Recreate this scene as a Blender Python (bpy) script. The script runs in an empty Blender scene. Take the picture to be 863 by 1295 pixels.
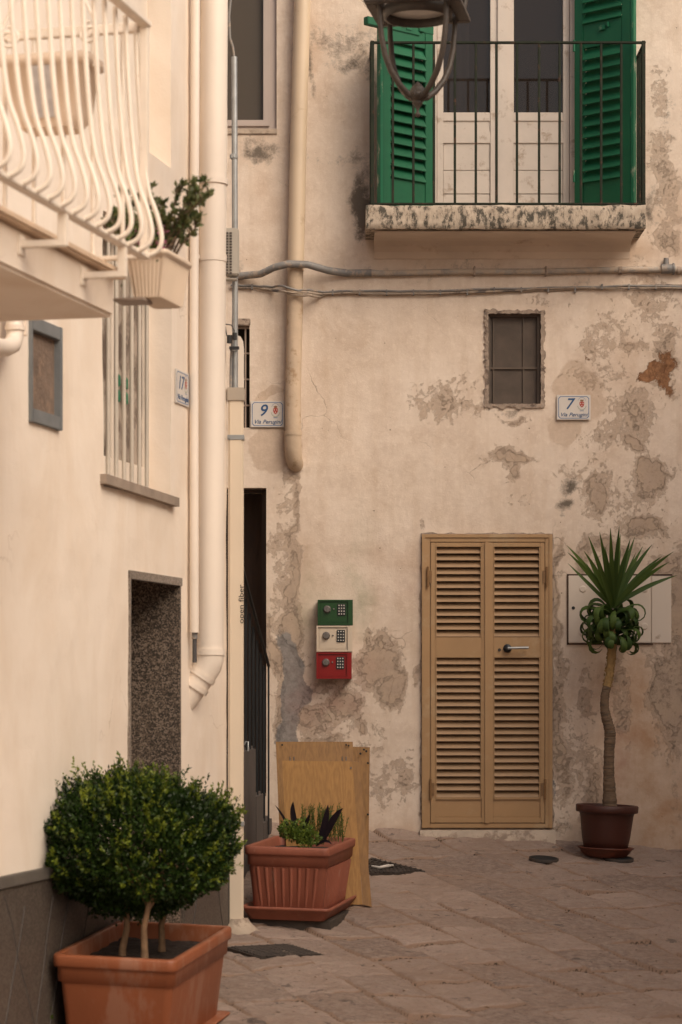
import bpy, bmesh, math, random
import numpy as np
from mathutils import Vector, Matrix
R = math.radians
random.seed(7); rng = np.random.default_rng(7)
V = Vector
sc = bpy.context.scene

# ------------------------------------------------------------------ camera, light, exposure
F, YH, XC, CZ, D = 3060.0, 872.0, 431.5, 1.6, 17.0     # focal length (px of the 863x1295 photo), horizon row, camera height, distance of the back wall
cam = bpy.data.cameras.new('camera'); cam_o = bpy.data.objects.new('camera', cam); sc.collection.objects.link(cam_o)
cam.sensor_fit = 'VERTICAL'; cam.sensor_height = 36; cam.sensor_width = 24
cam.lens = 36*F/1295; cam.shift_y = (YH-647.5)/1295
cam_o.location = (0, 0, CZ); cam_o.rotation_euler = (R(90), 0, 0)
cam.clip_start = .1; cam.clip_end = 2000
cam.dof.use_dof = True; cam.dof.focus_distance = 16.5; cam.dof.aperture_fstop = 4.0
sc.camera = cam_o
SUN_EL, SUN_AZ = 42, 138      # azimuth clockwise from +Y: from the right and behind the camera
w = bpy.data.worlds.new('World'); sc.world = w; w.use_nodes = True
nt = w.node_tree; nt.nodes.clear()
sky = nt.nodes.new('ShaderNodeTexSky'); sky.sky_type = 'NISHITA'; sky.sun_disc = False
sky.sun_elevation = R(SUN_EL); sky.sun_rotation = R(SUN_AZ); sky.dust_density = 5; sky.air_density = 1.0; sky.ozone_density = 1
bg = nt.nodes.new('ShaderNodeBackground'); bg.inputs[1].default_value = .10
wo = nt.nodes.new('ShaderNodeOutputWorld')
nt.links.new(sky.outputs[0], bg.inputs[0]); nt.links.new(bg.outputs[0], wo.inputs[0])
sl = bpy.data.lights.new('sun', 'SUN'); sl.energy = 1.9; sl.angle = R(50); sl.color = (1, .88, .76)
so = bpy.data.objects.new('sun', sl); sc.collection.objects.link(so)
az, el = R(SUN_AZ), R(SUN_EL)
sd = V((math.sin(az)*math.cos(el), math.cos(az)*math.cos(el), math.sin(el)))
so.rotation_euler = sd.to_track_quat('Z', 'Y').to_euler(); so.location = (3, 3, 12)
sc.render.engine = 'CYCLES'
vs = sc.view_settings; vs.view_transform = 'Standard'; vs.look = 'None'; vs.gamma = 1; vs.use_curve_mapping = False
vs.exposure = 0.27
try:
    vs.use_white_balance = True; vs.white_balance_temperature = 6750; vs.white_balance_tint = 9
except Exception: pass

# ------------------------------------------------------------------ geometry frames
def P(x, y, z):                       # photo pixel at a measured distance z
    return V(((x-XC)/F*z, z, CZ+(YH-y)/F*z))
CX, CY = (286.4-XC)/F*13.4, 13.4      # street corner of the left house
UX, UY, NX, NY = -.2288, -.9735, .9735, -.2288
def LW(s, o, z): return V((CX+UX*s+NX*o, CY+UY*s+NY*o, z))
def Lp(x, y, o=0):                    # point of the plane o metres in front of the left wall -> (s, z)
    tx = (x-XC)/F; t = (CX*NX+CY*NY+o)/(tx*NX+NY)
    px, py = tx*t, t
    return ((px-CX)*UX+(py-CY)*UY, CZ+(YH-y)/F*t)
def LP(x, y, o=0):
    s, z = Lp(x, y, o); return LW(s, o, z)
def BX(x, z=D): return (x-XC)/F*z
def BZ(y, z=D): return CZ+(YH-y)/F*z
def gz(X, Y):                          # the street climbs towards the back wall and falls to the right
    d = D-Y
    rise = np.where(np.asarray(d) < 8, .10*np.asarray(d), .8+.02*(np.asarray(d)-8))
    rise = np.maximum(rise, -.05)
    return CZ-(1.0+rise+.06*np.clip(X, -4, 6))

# ------------------------------------------------------------------ noise in numpy
_tab = rng.random((64, 256, 256))
def vnoise(x, y, k=0):
    x = np.asarray(x, float); y = np.asarray(y, float)
    xi = np.floor(x).astype(int); yi = np.floor(y).astype(int); fx = x-xi; fy = y-yi
    fx = fx*fx*(3-2*fx); fy = fy*fy*(3-2*fy); t = _tab[k]
    a = t[xi & 255, yi & 255]; b = t[(xi+1) & 255, yi & 255]; c = t[xi & 255, (yi+1) & 255]; d = t[(xi+1) & 255, (yi+1) & 255]
    return (a*(1-fx)+b*fx)*(1-fy)+(c*(1-fx)+d*fx)*fy
def fbm(x, y, k=0, o=4):
    s = 0; a = .5
    for i in range(o): s = s+a*vnoise(x*2**i+17*i, y*2**i+5*i, (k+i) % 64); a *= .5
    return s/(1-.5**o)

# ------------------------------------------------------------------ materials
def N(t, k, **kw):
    n = t.nodes.new(k)
    for a, b in kw.items(): setattr(n, a, b)
    return n
def mat(name, col, rough=.6, var=.12, scale=6, bump=.1, bscale=40, metal=0, spec=.5, dirt=None, dscale=3, dthr=.6, stretch=None, coat=0):
    m = bpy.data.materials.new(name); m.use_nodes = True; t = m.node_tree; b = t.nodes['Principled BSDF']
    tc = N(t, 'ShaderNodeTexCoord'); mp = N(t, 'ShaderNodeMapping'); t.links.new(tc.outputs['Object'], mp.inputs[0])
    if stretch: mp.inputs['Scale'].default_value = stretch
    n1 = N(t, 'ShaderNodeTexNoise'); n1.inputs['Scale'].default_value = scale; n1.inputs['Detail'].default_value = 6; t.links.new(mp.outputs[0], n1.inputs[0])
    r = N(t, 'ShaderNodeMapRange'); r.inputs[1].default_value = .25; r.inputs[2].default_value = .75
    r.inputs[3].default_value = 1-var; r.inputs[4].default_value = 1+var; t.links.new(n1.outputs[0], r.inputs[0])
    mx = N(t, 'ShaderNodeVectorMath', operation='SCALE'); mx.inputs[0].default_value = col[:3]; t.links.new(r.outputs[0], mx.inputs['Scale'])
    out = mx.outputs[0]
    if dirt:
        n2 = N(t, 'ShaderNodeTexNoise'); n2.inputs['Scale'].default_value = dscale; n2.inputs['Detail'].default_value = 9; n2.inputs['Roughness'].default_value = .7
        t.links.new(mp.outputs[0], n2.inputs[0])
        r2 = N(t, 'ShaderNodeMapRange'); r2.inputs[1].default_value = dthr-.04; r2.inputs[2].default_value = dthr+.06; t.links.new(n2.outputs[0], r2.inputs[0])
        mm = N(t, 'ShaderNodeMix', data_type='RGBA'); mm.inputs[7].default_value = (*dirt, 1)
        t.links.new(out, mm.inputs[6]); t.links.new(r2.outputs[0], mm.inputs[0]); out = mm.outputs[2]
    t.links.new(out, b.inputs['Base Color'])
    b.inputs['Roughness'].default_value = rough; b.inputs['Metallic'].default_value = metal
    b.inputs['Specular IOR Level'].default_value = spec; b.inputs['Coat Weight'].default_value = coat
    if bump:
        n3 = N(t, 'ShaderNodeTexNoise'); n3.inputs['Scale'].default_value = bscale; n3.inputs['Detail'].default_value = 5; t.links.new(mp.outputs[0], n3.inputs[0])
        bm = N(t, 'ShaderNodeBump'); bm.inputs['Strength'].default_value = bump; bm.inputs['Distance'].default_value = .01
        t.links.new(n3.outputs[0], bm.inputs['Height']); t.links.new(bm.outputs[0], b.inputs['Normal'])
    return m
def leafmat(name, c1, c2, c3=None, rough=.45, scale=30):
    m = bpy.data.materials.new(name); m.use_nodes = True; t = m.node_tree; b = t.nodes['Principled BSDF']
    at = N(t, 'ShaderNodeAttribute', attribute_name='tone'); cr = N(t, 'ShaderNodeValToRGB')
    cr.color_ramp.elements[0].color = (*c1, 1); cr.color_ramp.elements[1].color = (*(c3 or c2), 1)
    if c3: e = cr.color_ramp.elements.new(.6); e.color = (*c2, 1)
    t.links.new(at.outputs['Fac'], cr.inputs[0]); t.links.new(cr.outputs[0], b.inputs['Base Color'])
    b.inputs['Roughness'].default_value = rough; b.inputs['Specular IOR Level'].default_value = .35
    tr = N(t, 'ShaderNodeBsdfTranslucent'); t.links.new(cr.outputs[0], tr.inputs[0])
    ms = N(t, 'ShaderNodeMixShader'); ms.inputs[0].default_value = .22
    t.links.new(b.outputs[0], ms.inputs[1]); t.links.new(tr.outputs[0], ms.inputs[2]); t.links.new(ms.outputs[0], t.nodes['Material Output'].inputs[0])
    return m
def glassmat(name, tint, transp=.5, rough=.03):
    m = bpy.data.materials.new(name); m.use_nodes = True; t = m.node_tree; b = t.nodes['Principled BSDF']
    b.inputs['Base Color'].default_value = (*tint, 1); b.inputs['Roughness'].default_value = rough
    tr = N(t, 'ShaderNodeBsdfTransparent'); ms = N(t, 'ShaderNodeMixShader'); ms.inputs[0].default_value = transp
    t.links.new(b.outputs[0], ms.inputs[1]); t.links.new(tr.outputs[0], ms.inputs[2]); t.links.new(ms.outputs[0], t.nodes['Material Output'].inputs[0])
    return m

def plaster_old():
    """peeling limewash: smooth fields painted on the wall's vertices, broken up by noise here"""
    m = bpy.data.materials.new('old_plaster'); m.use_nodes = True; t = m.node_tree; b = t.nodes['Principled BSDF']; L = t.links.new
    tc = N(t, 'ShaderNodeTexCoord')
    def noise(s, d=8, r=.6, vec=None, dist=0):
        n = N(t, 'ShaderNodeTexNoise'); n.inputs['Scale'].default_value = s; n.inputs['Detail'].default_value = d; n.inputs['Roughness'].default_value = r
        n.inputs['Distortion'].default_value = dist; L(vec or tc.outputs['Object'], n.inputs[0]); return n.outputs[0]
    def rng_(v, a, b_, c=0, d=1, smooth=False):
        r = N(t, 'ShaderNodeMapRange'); r.inputs[1].default_value = a; r.inputs[2].default_value = b_; r.inputs[3].default_value = c; r.inputs[4].default_value = d
        if smooth: r.interpolation_type = 'SMOOTHSTEP'
        L(v, r.inputs[0]); return r.outputs[0]
    def ma(op, a, b_):
        n = N(t, 'ShaderNodeMath', operation=op)
        for i, q in enumerate((a, b_)):
            if isinstance(q, (int, float)): n.inputs[i].default_value = q
            else: L(q, n.inputs[i])
        return n.outputs[0]
    def att(s): return N(t, 'ShaderNodeAttribute', attribute_name=s).outputs['Fac']
    def mixc(f, a, b_):
        n = N(t, 'ShaderNodeMix', data_type='RGBA')
        if isinstance(f, (int, float)): n.inputs[0].default_value = f
        else: L(f, n.inputs[0])
        for i, q in ((6, a), (7, b_)):
            if isinstance(q, tuple): n.inputs[i].default_value = (*q, 1)
            else: L(q, n.inputs[i])
        return n.outputs[2]
    nA = noise(1.3, 4); nB = noise(5, 9, .65); nC = noise(28, 6, .7); nD = noise(110, 3); nE = ma('ADD', ma('MULTIPLY', noise(6, 12, .8, dist=.3), .55), ma('MULTIPLY', noise(24, 8, .85), .45))
    mp = N(t, 'ShaderNodeMapping'); mp.inputs['Scale'].default_value = (7, 7, .7); L(tc.outputs['Object'], mp.inputs[0])
    nS = noise(1.6, 5, .6, mp.outputs[0])
    # paint film
    col = mixc(rng_(nA, .35, .65), (.76, .645, .54), (.68, .56, .455))
    col = mixc(rng_(nB, .45, .68, 0, .55), col, (.56, .435, .34)); col = mixc(rng_(noise(2.6, 10, .75, dist=.8), .54, .66, 0, .35), col, (.52, .38, .27)); col = mixc(rng_(nC, .5, .66, 0, .35), col, (.84, .73, .62))
    col = mixc(rng_(nS, .5, .75, 0, .3), col, (.52, .38, .26))
    col = mixc(ma('MULTIPLY', rng_(att('ochre'), 0, 1), rng_(nB, .3, .7, .35, 1)), col, (.44, .265, .155))
    # flaking: field + noise
    fl = ma('ADD', att('peel'), ma('MULTIPLY', ma('SUBTRACT', nE, .5), 2.6))
    peel = rng_(fl, .60, .66); thin = rng_(fl, .40, .44)
    edge = ma('MULTIPLY', rng_(fl, .54, .60), ma('SUBTRACT', 1, peel))
    mort = mixc(rng_(nB, .35, .65), (.49, .38, .30), (.40, .31, .24)); mort = mixc(rng_(nC, .5, .68, 0, .6), mort, (.24, .175, .125))
    col = mixc(ma('MULTIPLY', thin, .75), col, mixc(rng_(nC, .35, .65), (.56, .43, .33), (.44, .33, .25)))
    mort = mixc(rng_(noise(4, 9, .8), .42, .60), mort, (.50, .385, .29))
    col = mixc(ma('MULTIPLY', edge, .3), col, (.60, .47, .37))
    col = mixc(peel, col, mort)
    pa = ma('ADD', att('patch'), ma('MULTIPLY', ma('SUBTRACT', noise(6, 7, .6), .5), .5)); pa = rng_(pa, .48, .55)
    col = mixc(ma('MULTIPLY', pa, .6), col, mixc(rng_(nC, .35, .65), (.46, .34, .25), (.54, .41, .31)))
    ce = ma('ADD', att('cement'), ma('MULTIPLY', ma('SUBTRACT', nE, .5), .9)); ce = rng_(ce, .48, .56)
    col = mixc(ce, col, mixc(rng_(nC, .4, .6), (.31, .285, .265), (.235, .21, .195)))
    ru = ma('ADD', att('rust'), ma('MULTIPLY', ma('SUBTRACT', nE, .5), 3.0)); ru = rng_(ru, .5, .56)
    col = mixc(ru, col, mixc(rng_(nC, .4, .6), (.36, .19, .10), (.24, .12, .065)))
    gr = ma('MULTIPLY', rng_(att('green'), 0, 1), rng_(nB, .35, .65)); col = mixc(ma('MULTIPLY', gr, .6), col, (.36, .36, .24))
    rd = ma('MULTIPLY', rng_(att('pink'), 0, 1), rng_(nB, .35, .65)); col = mixc(ma('MULTIPLY', rd, .55), col, (.42, .22, .19))
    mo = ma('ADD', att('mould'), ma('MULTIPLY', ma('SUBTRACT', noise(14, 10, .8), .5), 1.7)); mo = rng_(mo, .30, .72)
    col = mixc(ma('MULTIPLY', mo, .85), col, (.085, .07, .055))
    # small pits
    vo = N(t, 'ShaderNodeTexVoronoi'); vo.inputs['Scale'].default_value = 16; L(tc.outputs['Object'], vo.inputs['Vector'])
    pit = ma('MULTIPLY', rng_(vo.outputs['Distance'], .05, .09, 1, 0), rng_(nB, .55, .6)); col = mixc(ma('MULTIPLY', pit, .7), col, (.12, .085, .06))
    # hairline cracks
    wv = N(t, 'ShaderNodeTexVoronoi', feature='DISTANCE_TO_EDGE'); wv.inputs['Scale'].default_value = .9
    dv = N(t, 'ShaderNodeVectorMath', operation='ADD'); nn = N(t, 'ShaderNodeTexNoise'); nn.inputs['Scale'].default_value = 3; nn.inputs['Detail'].default_value = 8; L(tc.outputs['Object'], nn.inputs[0])
    sc_ = N(t, 'ShaderNodeVectorMath', operation='SCALE'); sc_.inputs['Scale'].default_value = .5; L(nn.outputs['Color'], sc_.inputs[0]); L(tc.outputs['Object'], dv.inputs[0]); L(sc_.outputs[0], dv.inputs[1]); L(dv.outputs[0], wv.inputs['Vector'])
    crk = ma('MULTIPLY', rng_(wv.outputs['Distance'], 0, .004, 1, 0), rng_(nA, .52, .62)); col = mixc(ma('MULTIPLY', crk, .5), col, (.2, .14, .1))
    L(col, b.inputs['Base Color']); b.inputs['Roughness'].default_value = .92; b.inputs['Specular IOR Level'].default_value = .15
    h = ma('ADD', ma('MULTIPLY', thin, -.25), ma('MULTIPLY', peel, -.6))
    h = ma('ADD', h, ma('MULTIPLY', edge, .08)); h = ma('ADD', h, ma('MULTIPLY', nE, .55)); h = ma('ADD', h, ma('MULTIPLY', nC, .16)); h = ma('ADD', h, ma('MULTIPLY', nD, .06))
    h = ma('ADD', h, ma('MULTIPLY', pit, -.3)); h = ma('ADD', h, ma('MULTIPLY', crk, -.25)); h = ma('ADD', h, ma('MULTIPLY', ru, -.4)); h = ma('ADD', h, ma('MULTIPLY', nB, .5))
    bm = N(t, 'ShaderNodeBump'); bm.inputs['Strength'].default_value = .8; bm.inputs['Distance'].default_value = .012; L(h, bm.inputs['Height']); L(bm.outputs[0], b.inputs['Normal'])
    return m

def plaster_white():
    m = bpy.data.materials.new('white_plaster'); m.use_nodes = True; t = m.node_tree; b = t.nodes['Principled BSDF']; L = t.links.new
    tc = N(t, 'ShaderNodeTexCoord')
    mp = N(t, 'ShaderNodeMapping'); mp.inputs['Scale'].default_value = (1.5, 1.5, .5); L(tc.outputs['Object'], mp.inputs[0])
    a = N(t, 'ShaderNodeTexNoise'); a.inputs['Distortion'].default_value = .8; a.inputs['Roughness'].default_value = .65; a.inputs['Scale'].default_value = 1.3; a.inputs['Detail'].default_value = 5; L(mp.outputs[0], a.inputs[0])
    r = N(t, 'ShaderNodeMapRange'); r.inputs[1].default_value = .4; r.inputs[2].default_value = .75; L(a.outputs[0], r.inputs[0])
    mx = N(t, 'ShaderNodeMix', data_type='RGBA'); mx.inputs[6].default_value = (.84, .735, .63, 1); mx.inputs[7].default_value = (.74, .61, .485, 1); L(r.outputs[0], mx.inputs[0])
    wv = N(t, 'ShaderNodeTexVoronoi', feature='DISTANCE_TO_EDGE'); wv.inputs['Scale'].default_value = .55
    nn = N(t, 'ShaderNodeTexNoise'); nn.inputs['Scale'].default_value = 2.5; nn.inputs['Detail'].default_value = 8; L(tc.outputs['Object'], nn.inputs[0])
    sv = N(t, 'ShaderNodeVectorMath', operation='SCALE'); sv.inputs['Scale'].default_value = .6; L(nn.outputs['Color'], sv.inputs[0])
    dv = N(t, 'ShaderNodeVectorMath', operation='ADD'); L(tc.outputs['Object'], dv.inputs[0]); L(sv.outputs[0], dv.inputs[1]); L(dv.outputs[0], wv.inputs['Vector'])
    ck_ = N(t, 'ShaderNodeMapRange'); ck_.inputs[1].default_value = 0; ck_.inputs[2].default_value = .0035; ck_.inputs[3].default_value = .45; ck_.inputs[4].default_value = 0; L(wv.outputs['Distance'], ck_.inputs[0])
    fade = N(t, 'ShaderNodeMapRange'); fade.inputs[1].default_value = .5; fade.inputs[2].default_value = .62; L(nn.outputs[0], fade.inputs[0])
    mk = N(t, 'ShaderNodeMath', operation='MULTIPLY'); L(ck_.outputs[0], mk.inputs[0]); L(fade.outputs[0], mk.inputs[1])
    m3 = N(t, 'ShaderNodeMix', data_type='RGBA'); m3.inputs[7].default_value = (.42, .31, .22, 1); L(mk.outputs[0], m3.inputs[0]); L(mx.outputs[2], m3.inputs[6]); mx = m3
    L(mx.outputs[2], b.inputs['Base Color']); b.inputs['Roughness'].default_value = .85; b.inputs['Specular IOR Level'].default_value = .2
    n1 = N(t, 'ShaderNodeTexNoise'); n1.inputs['Scale'].default_value = 5; n1.inputs['Detail'].default_value = 8; L(tc.outputs['Object'], n1.inputs[0])
    n2 = N(t, 'ShaderNodeTexNoise'); n2.inputs['Scale'].default_value = 70; n2.inputs['Detail'].default_value = 4; L(tc.outputs['Object'], n2.inputs[0])
    ad = N(t, 'ShaderNodeMath', operation='MULTIPLY_ADD'); ad.inputs[1].default_value = .12; L(n2.outputs[0], ad.inputs[0]); L(n1.outputs[0], ad.inputs[2])
    bm = N(t, 'ShaderNodeBump'); bm.inputs['Strength'].default_value = .45; bm.inputs['Distance'].default_value = .015; L(ad.outputs[0], bm.inputs['Height']); L(bm.outputs[0], b.inputs['Normal'])
    return m

def paving():
    m = bpy.data.materials.new('stone_paving'); m.use_nodes = True; t = m.node_tree; b = t.nodes['Principled BSDF']; L = t.links.new
    tc = N(t, 'ShaderNodeTexCoord')
    def noise(s, d=8, r=.65, dist=0):
        n = N(t, 'ShaderNodeTexNoise'); n.inputs['Scale'].default_value = s; n.inputs['Detail'].default_value = d; n.inputs['Roughness'].default_value = r; n.inputs['Distortion'].default_value = dist
        L(tc.outputs['Object'], n.inputs[0]); return n.outputs[0]
    def rg(v, a, b_, c=0, d=1):
        r = N(t, 'ShaderNodeMapRange'); r.inputs[1].default_value = a; r.inputs[2].default_value = b_; r.inputs[3].default_value = c; r.inputs[4].default_value = d; L(v, r.inputs[0]); return r.outputs[0]
    def mixc(f, a, b_):
        n = N(t, 'ShaderNodeMix', data_type='RGBA'); L(f, n.inputs[0])
        for i, q in ((6, a), (7, b_)):
            if isinstance(q, tuple): n.inputs[i].default_value = (*q, 1)
            else: L(q, n.inputs[i])
        return n.outputs[2]
    tone = N(t, 'ShaderNodeAttribute', attribute_name='tone').outputs['Fac']; joint = N(t, 'ShaderNodeAttribute', attribute_name='joint').outputs['Fac']
    nB = noise(3, 8); nC = noise(22, 8, .75); nF = noise(7, 10, .75, .5)
    col = mixc(tone, (.235, .168, .138), (.46, .34, .28))
    col = mixc(rg(nB, .4, .7, 0, .6), col, (.27, .185, .14))
    col = mixc(rg(nC, .42, .60, 0, .8), col, (.40, .31, .25)); col = mixc(rg(noise(38, 8, .85), .54, .62, 0, .6), col, (.13, .10, .085)); col = mixc(rg(noise(1.1, 6, .7), .48, .66, 0, .5), col, (.30, .20, .145))
    col = mixc(rg(nF, .59, .64, 0, .7), col, (.085, .07, .062))
    jm = N(t, 'ShaderNodeMath', operation='MULTIPLY_ADD'); jm.inputs[1].default_value = .8; L(nF, jm.inputs[0]); L(joint, jm.inputs[2])
    col = mixc(rg(jm.outputs[0], .85, 1.05), col, (.31, .205, .145)); col = mixc(rg(jm.outputs[0], 1.24, 1.34), col, (.07, .045, .03))
    col = mixc(rg(noise(48, 5, .8), .66, .72, 0, .7), col, (.07, .055, .045))
    L(col, b.inputs['Base Color']); b.inputs['Roughness'].default_value = .75; b.inputs['Specular IOR Level'].default_value = .3
    ad = N(t, 'ShaderNodeMath', operation='ADD'); L(nC, ad.inputs[0]); L(nF, ad.inputs[1])
    bm = N(t, 'ShaderNodeBump'); bm.inputs['Strength'].default_value = 1.0; bm.inputs['Distance'].default_value = .018; L(ad.outputs[0], bm.inputs['Height']); L(bm.outputs[0], b.inputs['Normal'])
    return m
def granite(name, c1, c2, c3, scale=180):
    m = bpy.data.materials.new(name); m.use_nodes = True; t = m.node_tree; b = t.nodes['Principled BSDF']; L = t.links.new
    tc = N(t, 'ShaderNodeTexCoord')
    v = N(t, 'ShaderNodeTexVoronoi'); v.inputs['Scale'].default_value = scale; L(tc.outputs['Object'], v.inputs['Vector'])
    cr = N(t, 'ShaderNodeValToRGB'); cr.color_ramp.interpolation = 'CONSTANT'
    cr.color_ramp.elements[0].color = (*c1, 1); cr.color_ramp.elements[1].color = (*c3, 1); cr.color_ramp.elements[1].position = .72
    e = cr.color_ramp.elements.new(.38); e.color = (*c2, 1)
    sp = N(t, 'ShaderNodeSeparateColor'); L(v.outputs['Color'], sp.inputs[0]); L(sp.outputs[0], cr.inputs[0])
    n = N(t, 'ShaderNodeTexNoise'); n.inputs['Scale'].default_value = 3; n.inputs['Detail'].default_value = 6; L(tc.outputs['Object'], n.inputs[0])
    r = N(t, 'ShaderNodeMapRange'); r.inputs[3].default_value = .75; r.inputs[4].default_value = 1.2; L(n.outputs[0], r.inputs[0])
    mx = N(t, 'ShaderNodeVectorMath', operation='SCALE'); L(cr.outputs[0], mx.inputs[0]); L(r.outputs[0], mx.inputs['Scale'])
    L(mx.outputs[0], b.inputs['Base Color']); b.inputs['Roughness'].default_value = .5
    return m
def wood(name, c1, c2, rot=(0, 0, 0)):
    m = bpy.data.materials.new(name); m.use_nodes = True; t = m.node_tree; b = t.nodes['Principled BSDF']; L = t.links.new
    tc = N(t, 'ShaderNodeTexCoord'); mp = N(t, 'ShaderNodeMapping'); mp.inputs['Scale'].default_value = (9, 9, 1.1); L(tc.outputs['Object'], mp.inputs[0])
    n = N(t, 'ShaderNodeTexNoise'); n.inputs['Scale'].default_value = 1.2; n.inputs['Detail'].default_value = 2; L(mp.outputs[0], n.inputs[0])
    mu = N(t, 'ShaderNodeMath', operation='MULTIPLY'); mu.inputs[1].default_value = 55; L(n.outputs[0], mu.inputs[0])
    si = N(t, 'ShaderNodeMath', operation='SINE'); L(mu.outputs[0], si.inputs[0])
    mp2 = N(t, 'ShaderNodeMapping'); mp2.inputs['Scale'].default_value = (120, 120, 4); L(tc.outputs['Object'], mp2.inputs[0])
    n2 = N(t, 'ShaderNodeTexNoise'); n2.inputs['Scale'].default_value = 1; n2.inputs['Detail'].default_value = 4; L(mp2.outputs[0], n2.inputs[0])
    a = N(t, 'ShaderNodeMath', operation='MULTIPLY_ADD'); a.inputs[1].default_value = .15; L(si.outputs[0], a.inputs[0]); L(n2.outputs[0], a.inputs[2])
    mx = N(t, 'ShaderNodeMix', data_type='RGBA'); mx.inputs[6].default_value = (*c1, 1); mx.inputs[7].default_value = (*c2, 1); L(a.outputs[0], mx.inputs[0])
    L(mx.outputs[2], b.inputs['Base Color']); b.inputs['Roughness'].default_value = .45
    return m

M = {}
M['old'] = plaster_old(); M['white'] = plaster_white(); M['paving'] = paving()
M['granite'] = granite('dark_granite', (.045, .035, .028), (.13, .095, .07), (.26, .20, .155), 150)
M['granite_lt'] = granite('grey_granite', (.17, .135, .11), (.24, .20, .165), (.32, .27, .23), 160)
M['dado'] = granite('dado_stone', (.065, .05, .041), (.09, .07, .057), (.115, .095, .077), 120)
M['dado_joint'] = mat('dado_joint_paint', (.06, .05, .045), .8)
M['white_pipe'] = mat('white_painted_pipe', (.80, .70, .60), .5, .05, 3, .05)
M['white_iron'] = mat('white_painted_iron', (.79, .70, .60), .45, .08, 8, .06, dirt=(.42, .27, .16), dscale=22, dthr=.70)
M['cream_pipe'] = mat('cream_plastic_pipe', (.62, .485, .345), .4, .08, 3, .04, dirt=(.50, .37, .25), dscale=5, dthr=.62)
M['lime_pipe'] = mat('limewashed_pipe', (.53, .405, .29), .8, .15, 6, .3, dirt=(.36, .24, .14), dscale=8, dthr=.58)
M['conduit'] = mat('grey_conduit', (.21, .20, .19), .55, .2, 10, .15, dirt=(.36, .29, .23), dscale=16, dthr=.56)
M['zinc'] = mat('galvanised_steel', (.36, .37, .37), .4, .15, 20, .05, metal=.5)
M['cable'] = mat('painted_cable', (.33, .26, .20), .7, .25, 14, .1, dirt=(.12, .10, .09), dscale=9, dthr=.55)
M['darkcable'] = mat('dark_cable', (.07, .065, .065), .6)
M['black'] = mat('black_plastic', (.018, .018, .02), .4, .05)
M['iron'] = mat('dark_green_iron', (.020, .025, .015), .7, .3, 12, .2, spec=.2, dirt=(.09, .045, .03), dscale=14, dthr=.60)
M['green'] = mat('green_paint', (.004, .098, .042), .5, .12, 6, .12, 30, dirt=(.012, .135, .065), dscale=7, dthr=.68)
M['green_worn'] = mat('worn_green_paint', (.008, .125, .058), .5, .15, 8, .2, 30, dirt=(.38, .36, .27), dscale=18, dthr=.60, stretch=(1, 1, .35))
M['doorwhite'] = mat('flaking_white_paint', (.60, .52, .45), .6, .07, 5, .15, 25, dirt=(.40, .31, .24), dscale=9, dthr=.60)
M['groove'] = mat('board_groove', (.27, .21, .165), .8)
M['coping'] = mat('lichen_stone', (.44, .36, .28), .9, .15, 8, .8, 22, dirt=(.075, .065, .05), dscale=14, dthr=.52, stretch=(1.4, 1.4, .8))
M['soffit'] = mat('soffit_plaster', (.68, .56, .45), .9, .12, 3, .3, 12, dirt=(.50, .36, .25), dscale=2.2, dthr=.62)
M['tan'] = mat('tan_metal_door', (.40, .245, .12), .5, .09, 3, .05, 60, dirt=(.44, .30, .17), dscale=4, dthr=.58)
M['tan_slat'] = mat('tan_metal_slat', (.36, .23, .13), .5, .12, 5, .05, 60)
M['dark_in'] = mat('dark_interior', (.022, .017, .014), .9)
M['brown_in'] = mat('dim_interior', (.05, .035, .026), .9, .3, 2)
M['curtain'] = mat('pale_curtain', (.55, .50, .46), .8, .05)
M['glass'] = glassmat('window_glass', (.03, .022, .018), .30, .04)
M['glass_grey'] = glassmat('painted_reflection_glass', (.10, .085, .07), .15, .12); M['glass_dusty'] = glassmat('dusty_glass', (.09, .07, .055), .12, .35)  # upper-left pane: its grey reflections are painted into the base tint
M['alu'] = mat('pinkish_aluminium', (.46, .38, .335), .45, .05, 4, .03)
M['bluegrey'] = mat('blue_grey_paint', (.17, .18, .185), .5, .15, 10, .1)
M['rusty'] = mat('rusty_mesh', (.17, .12, .09), .85, .3, 8, .6, 60, dirt=(.25, .17, .12), dscale=12, dthr=.55)
M['mortar'] = mat('rough_mortar', (.34, .265, .21), .95, .25, 12, 1.0, 30, dirt=(.14, .105, .085), dscale=18, dthr=.55)
M['mortar_lt'] = mat('pale_mortar', (.45, .36, .28), .95, .2, 8, .8, 24, dirt=(.28, .21, .16), dscale=10, dthr=.55)
M['enamel'] = mat('white_enamel', (.62, .57, .52), .3, .04, 8, 0)
M['blue'] = mat('blue_enamel', (.018, .075, .19), .35, .05, 8, 0)
M['bluelt'] = mat('pale_blue_enamel', (.10, .18, .33), .35, .05, 8, 0)
M['crest'] = mat('red_crest', (.42, .05, .03), .4, .1, 8, 0)
M['crown'] = mat('brown_crown', (.25, .13, .06), .4, .1, 8, 0)
M['laurel'] = mat('green_laurel', (.16, .24, .12), .5, .1, 8, 0)
M['safe_g'] = mat('green_safe_paint', (.012, .058, .014), .32, .06, 6, .03)
M['safe_w'] = mat('cream_safe_paint', (.60, .50, .39), .35, .05, 6, .03)
M['safe_r'] = mat('red_safe_paint', (.24, .006, .006), .3, .08, 6, .03)
M['knob'] = mat('grey_knob', (.22, .20, .185), .35, .1, 20, 0, metal=.6)
M['key'] = mat('pale_keys', (.55, .53, .48), .4, .05)
M['terra'] = mat('orange_resin_pot', (.285, .088, .036), .5, .10, 4, .08, 50, dirt=(.34, .15, .09), dscale=5, dthr=.54, stretch=(1.5, 1.5, .6))
M['terra_old'] = mat('weathered_terracotta', (.27, .085, .05), .6, .15, 5, .15, 40, dirt=(.33, .16, .11), dscale=7, dthr=.63, stretch=(1.5, 1.5, .5))
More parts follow.
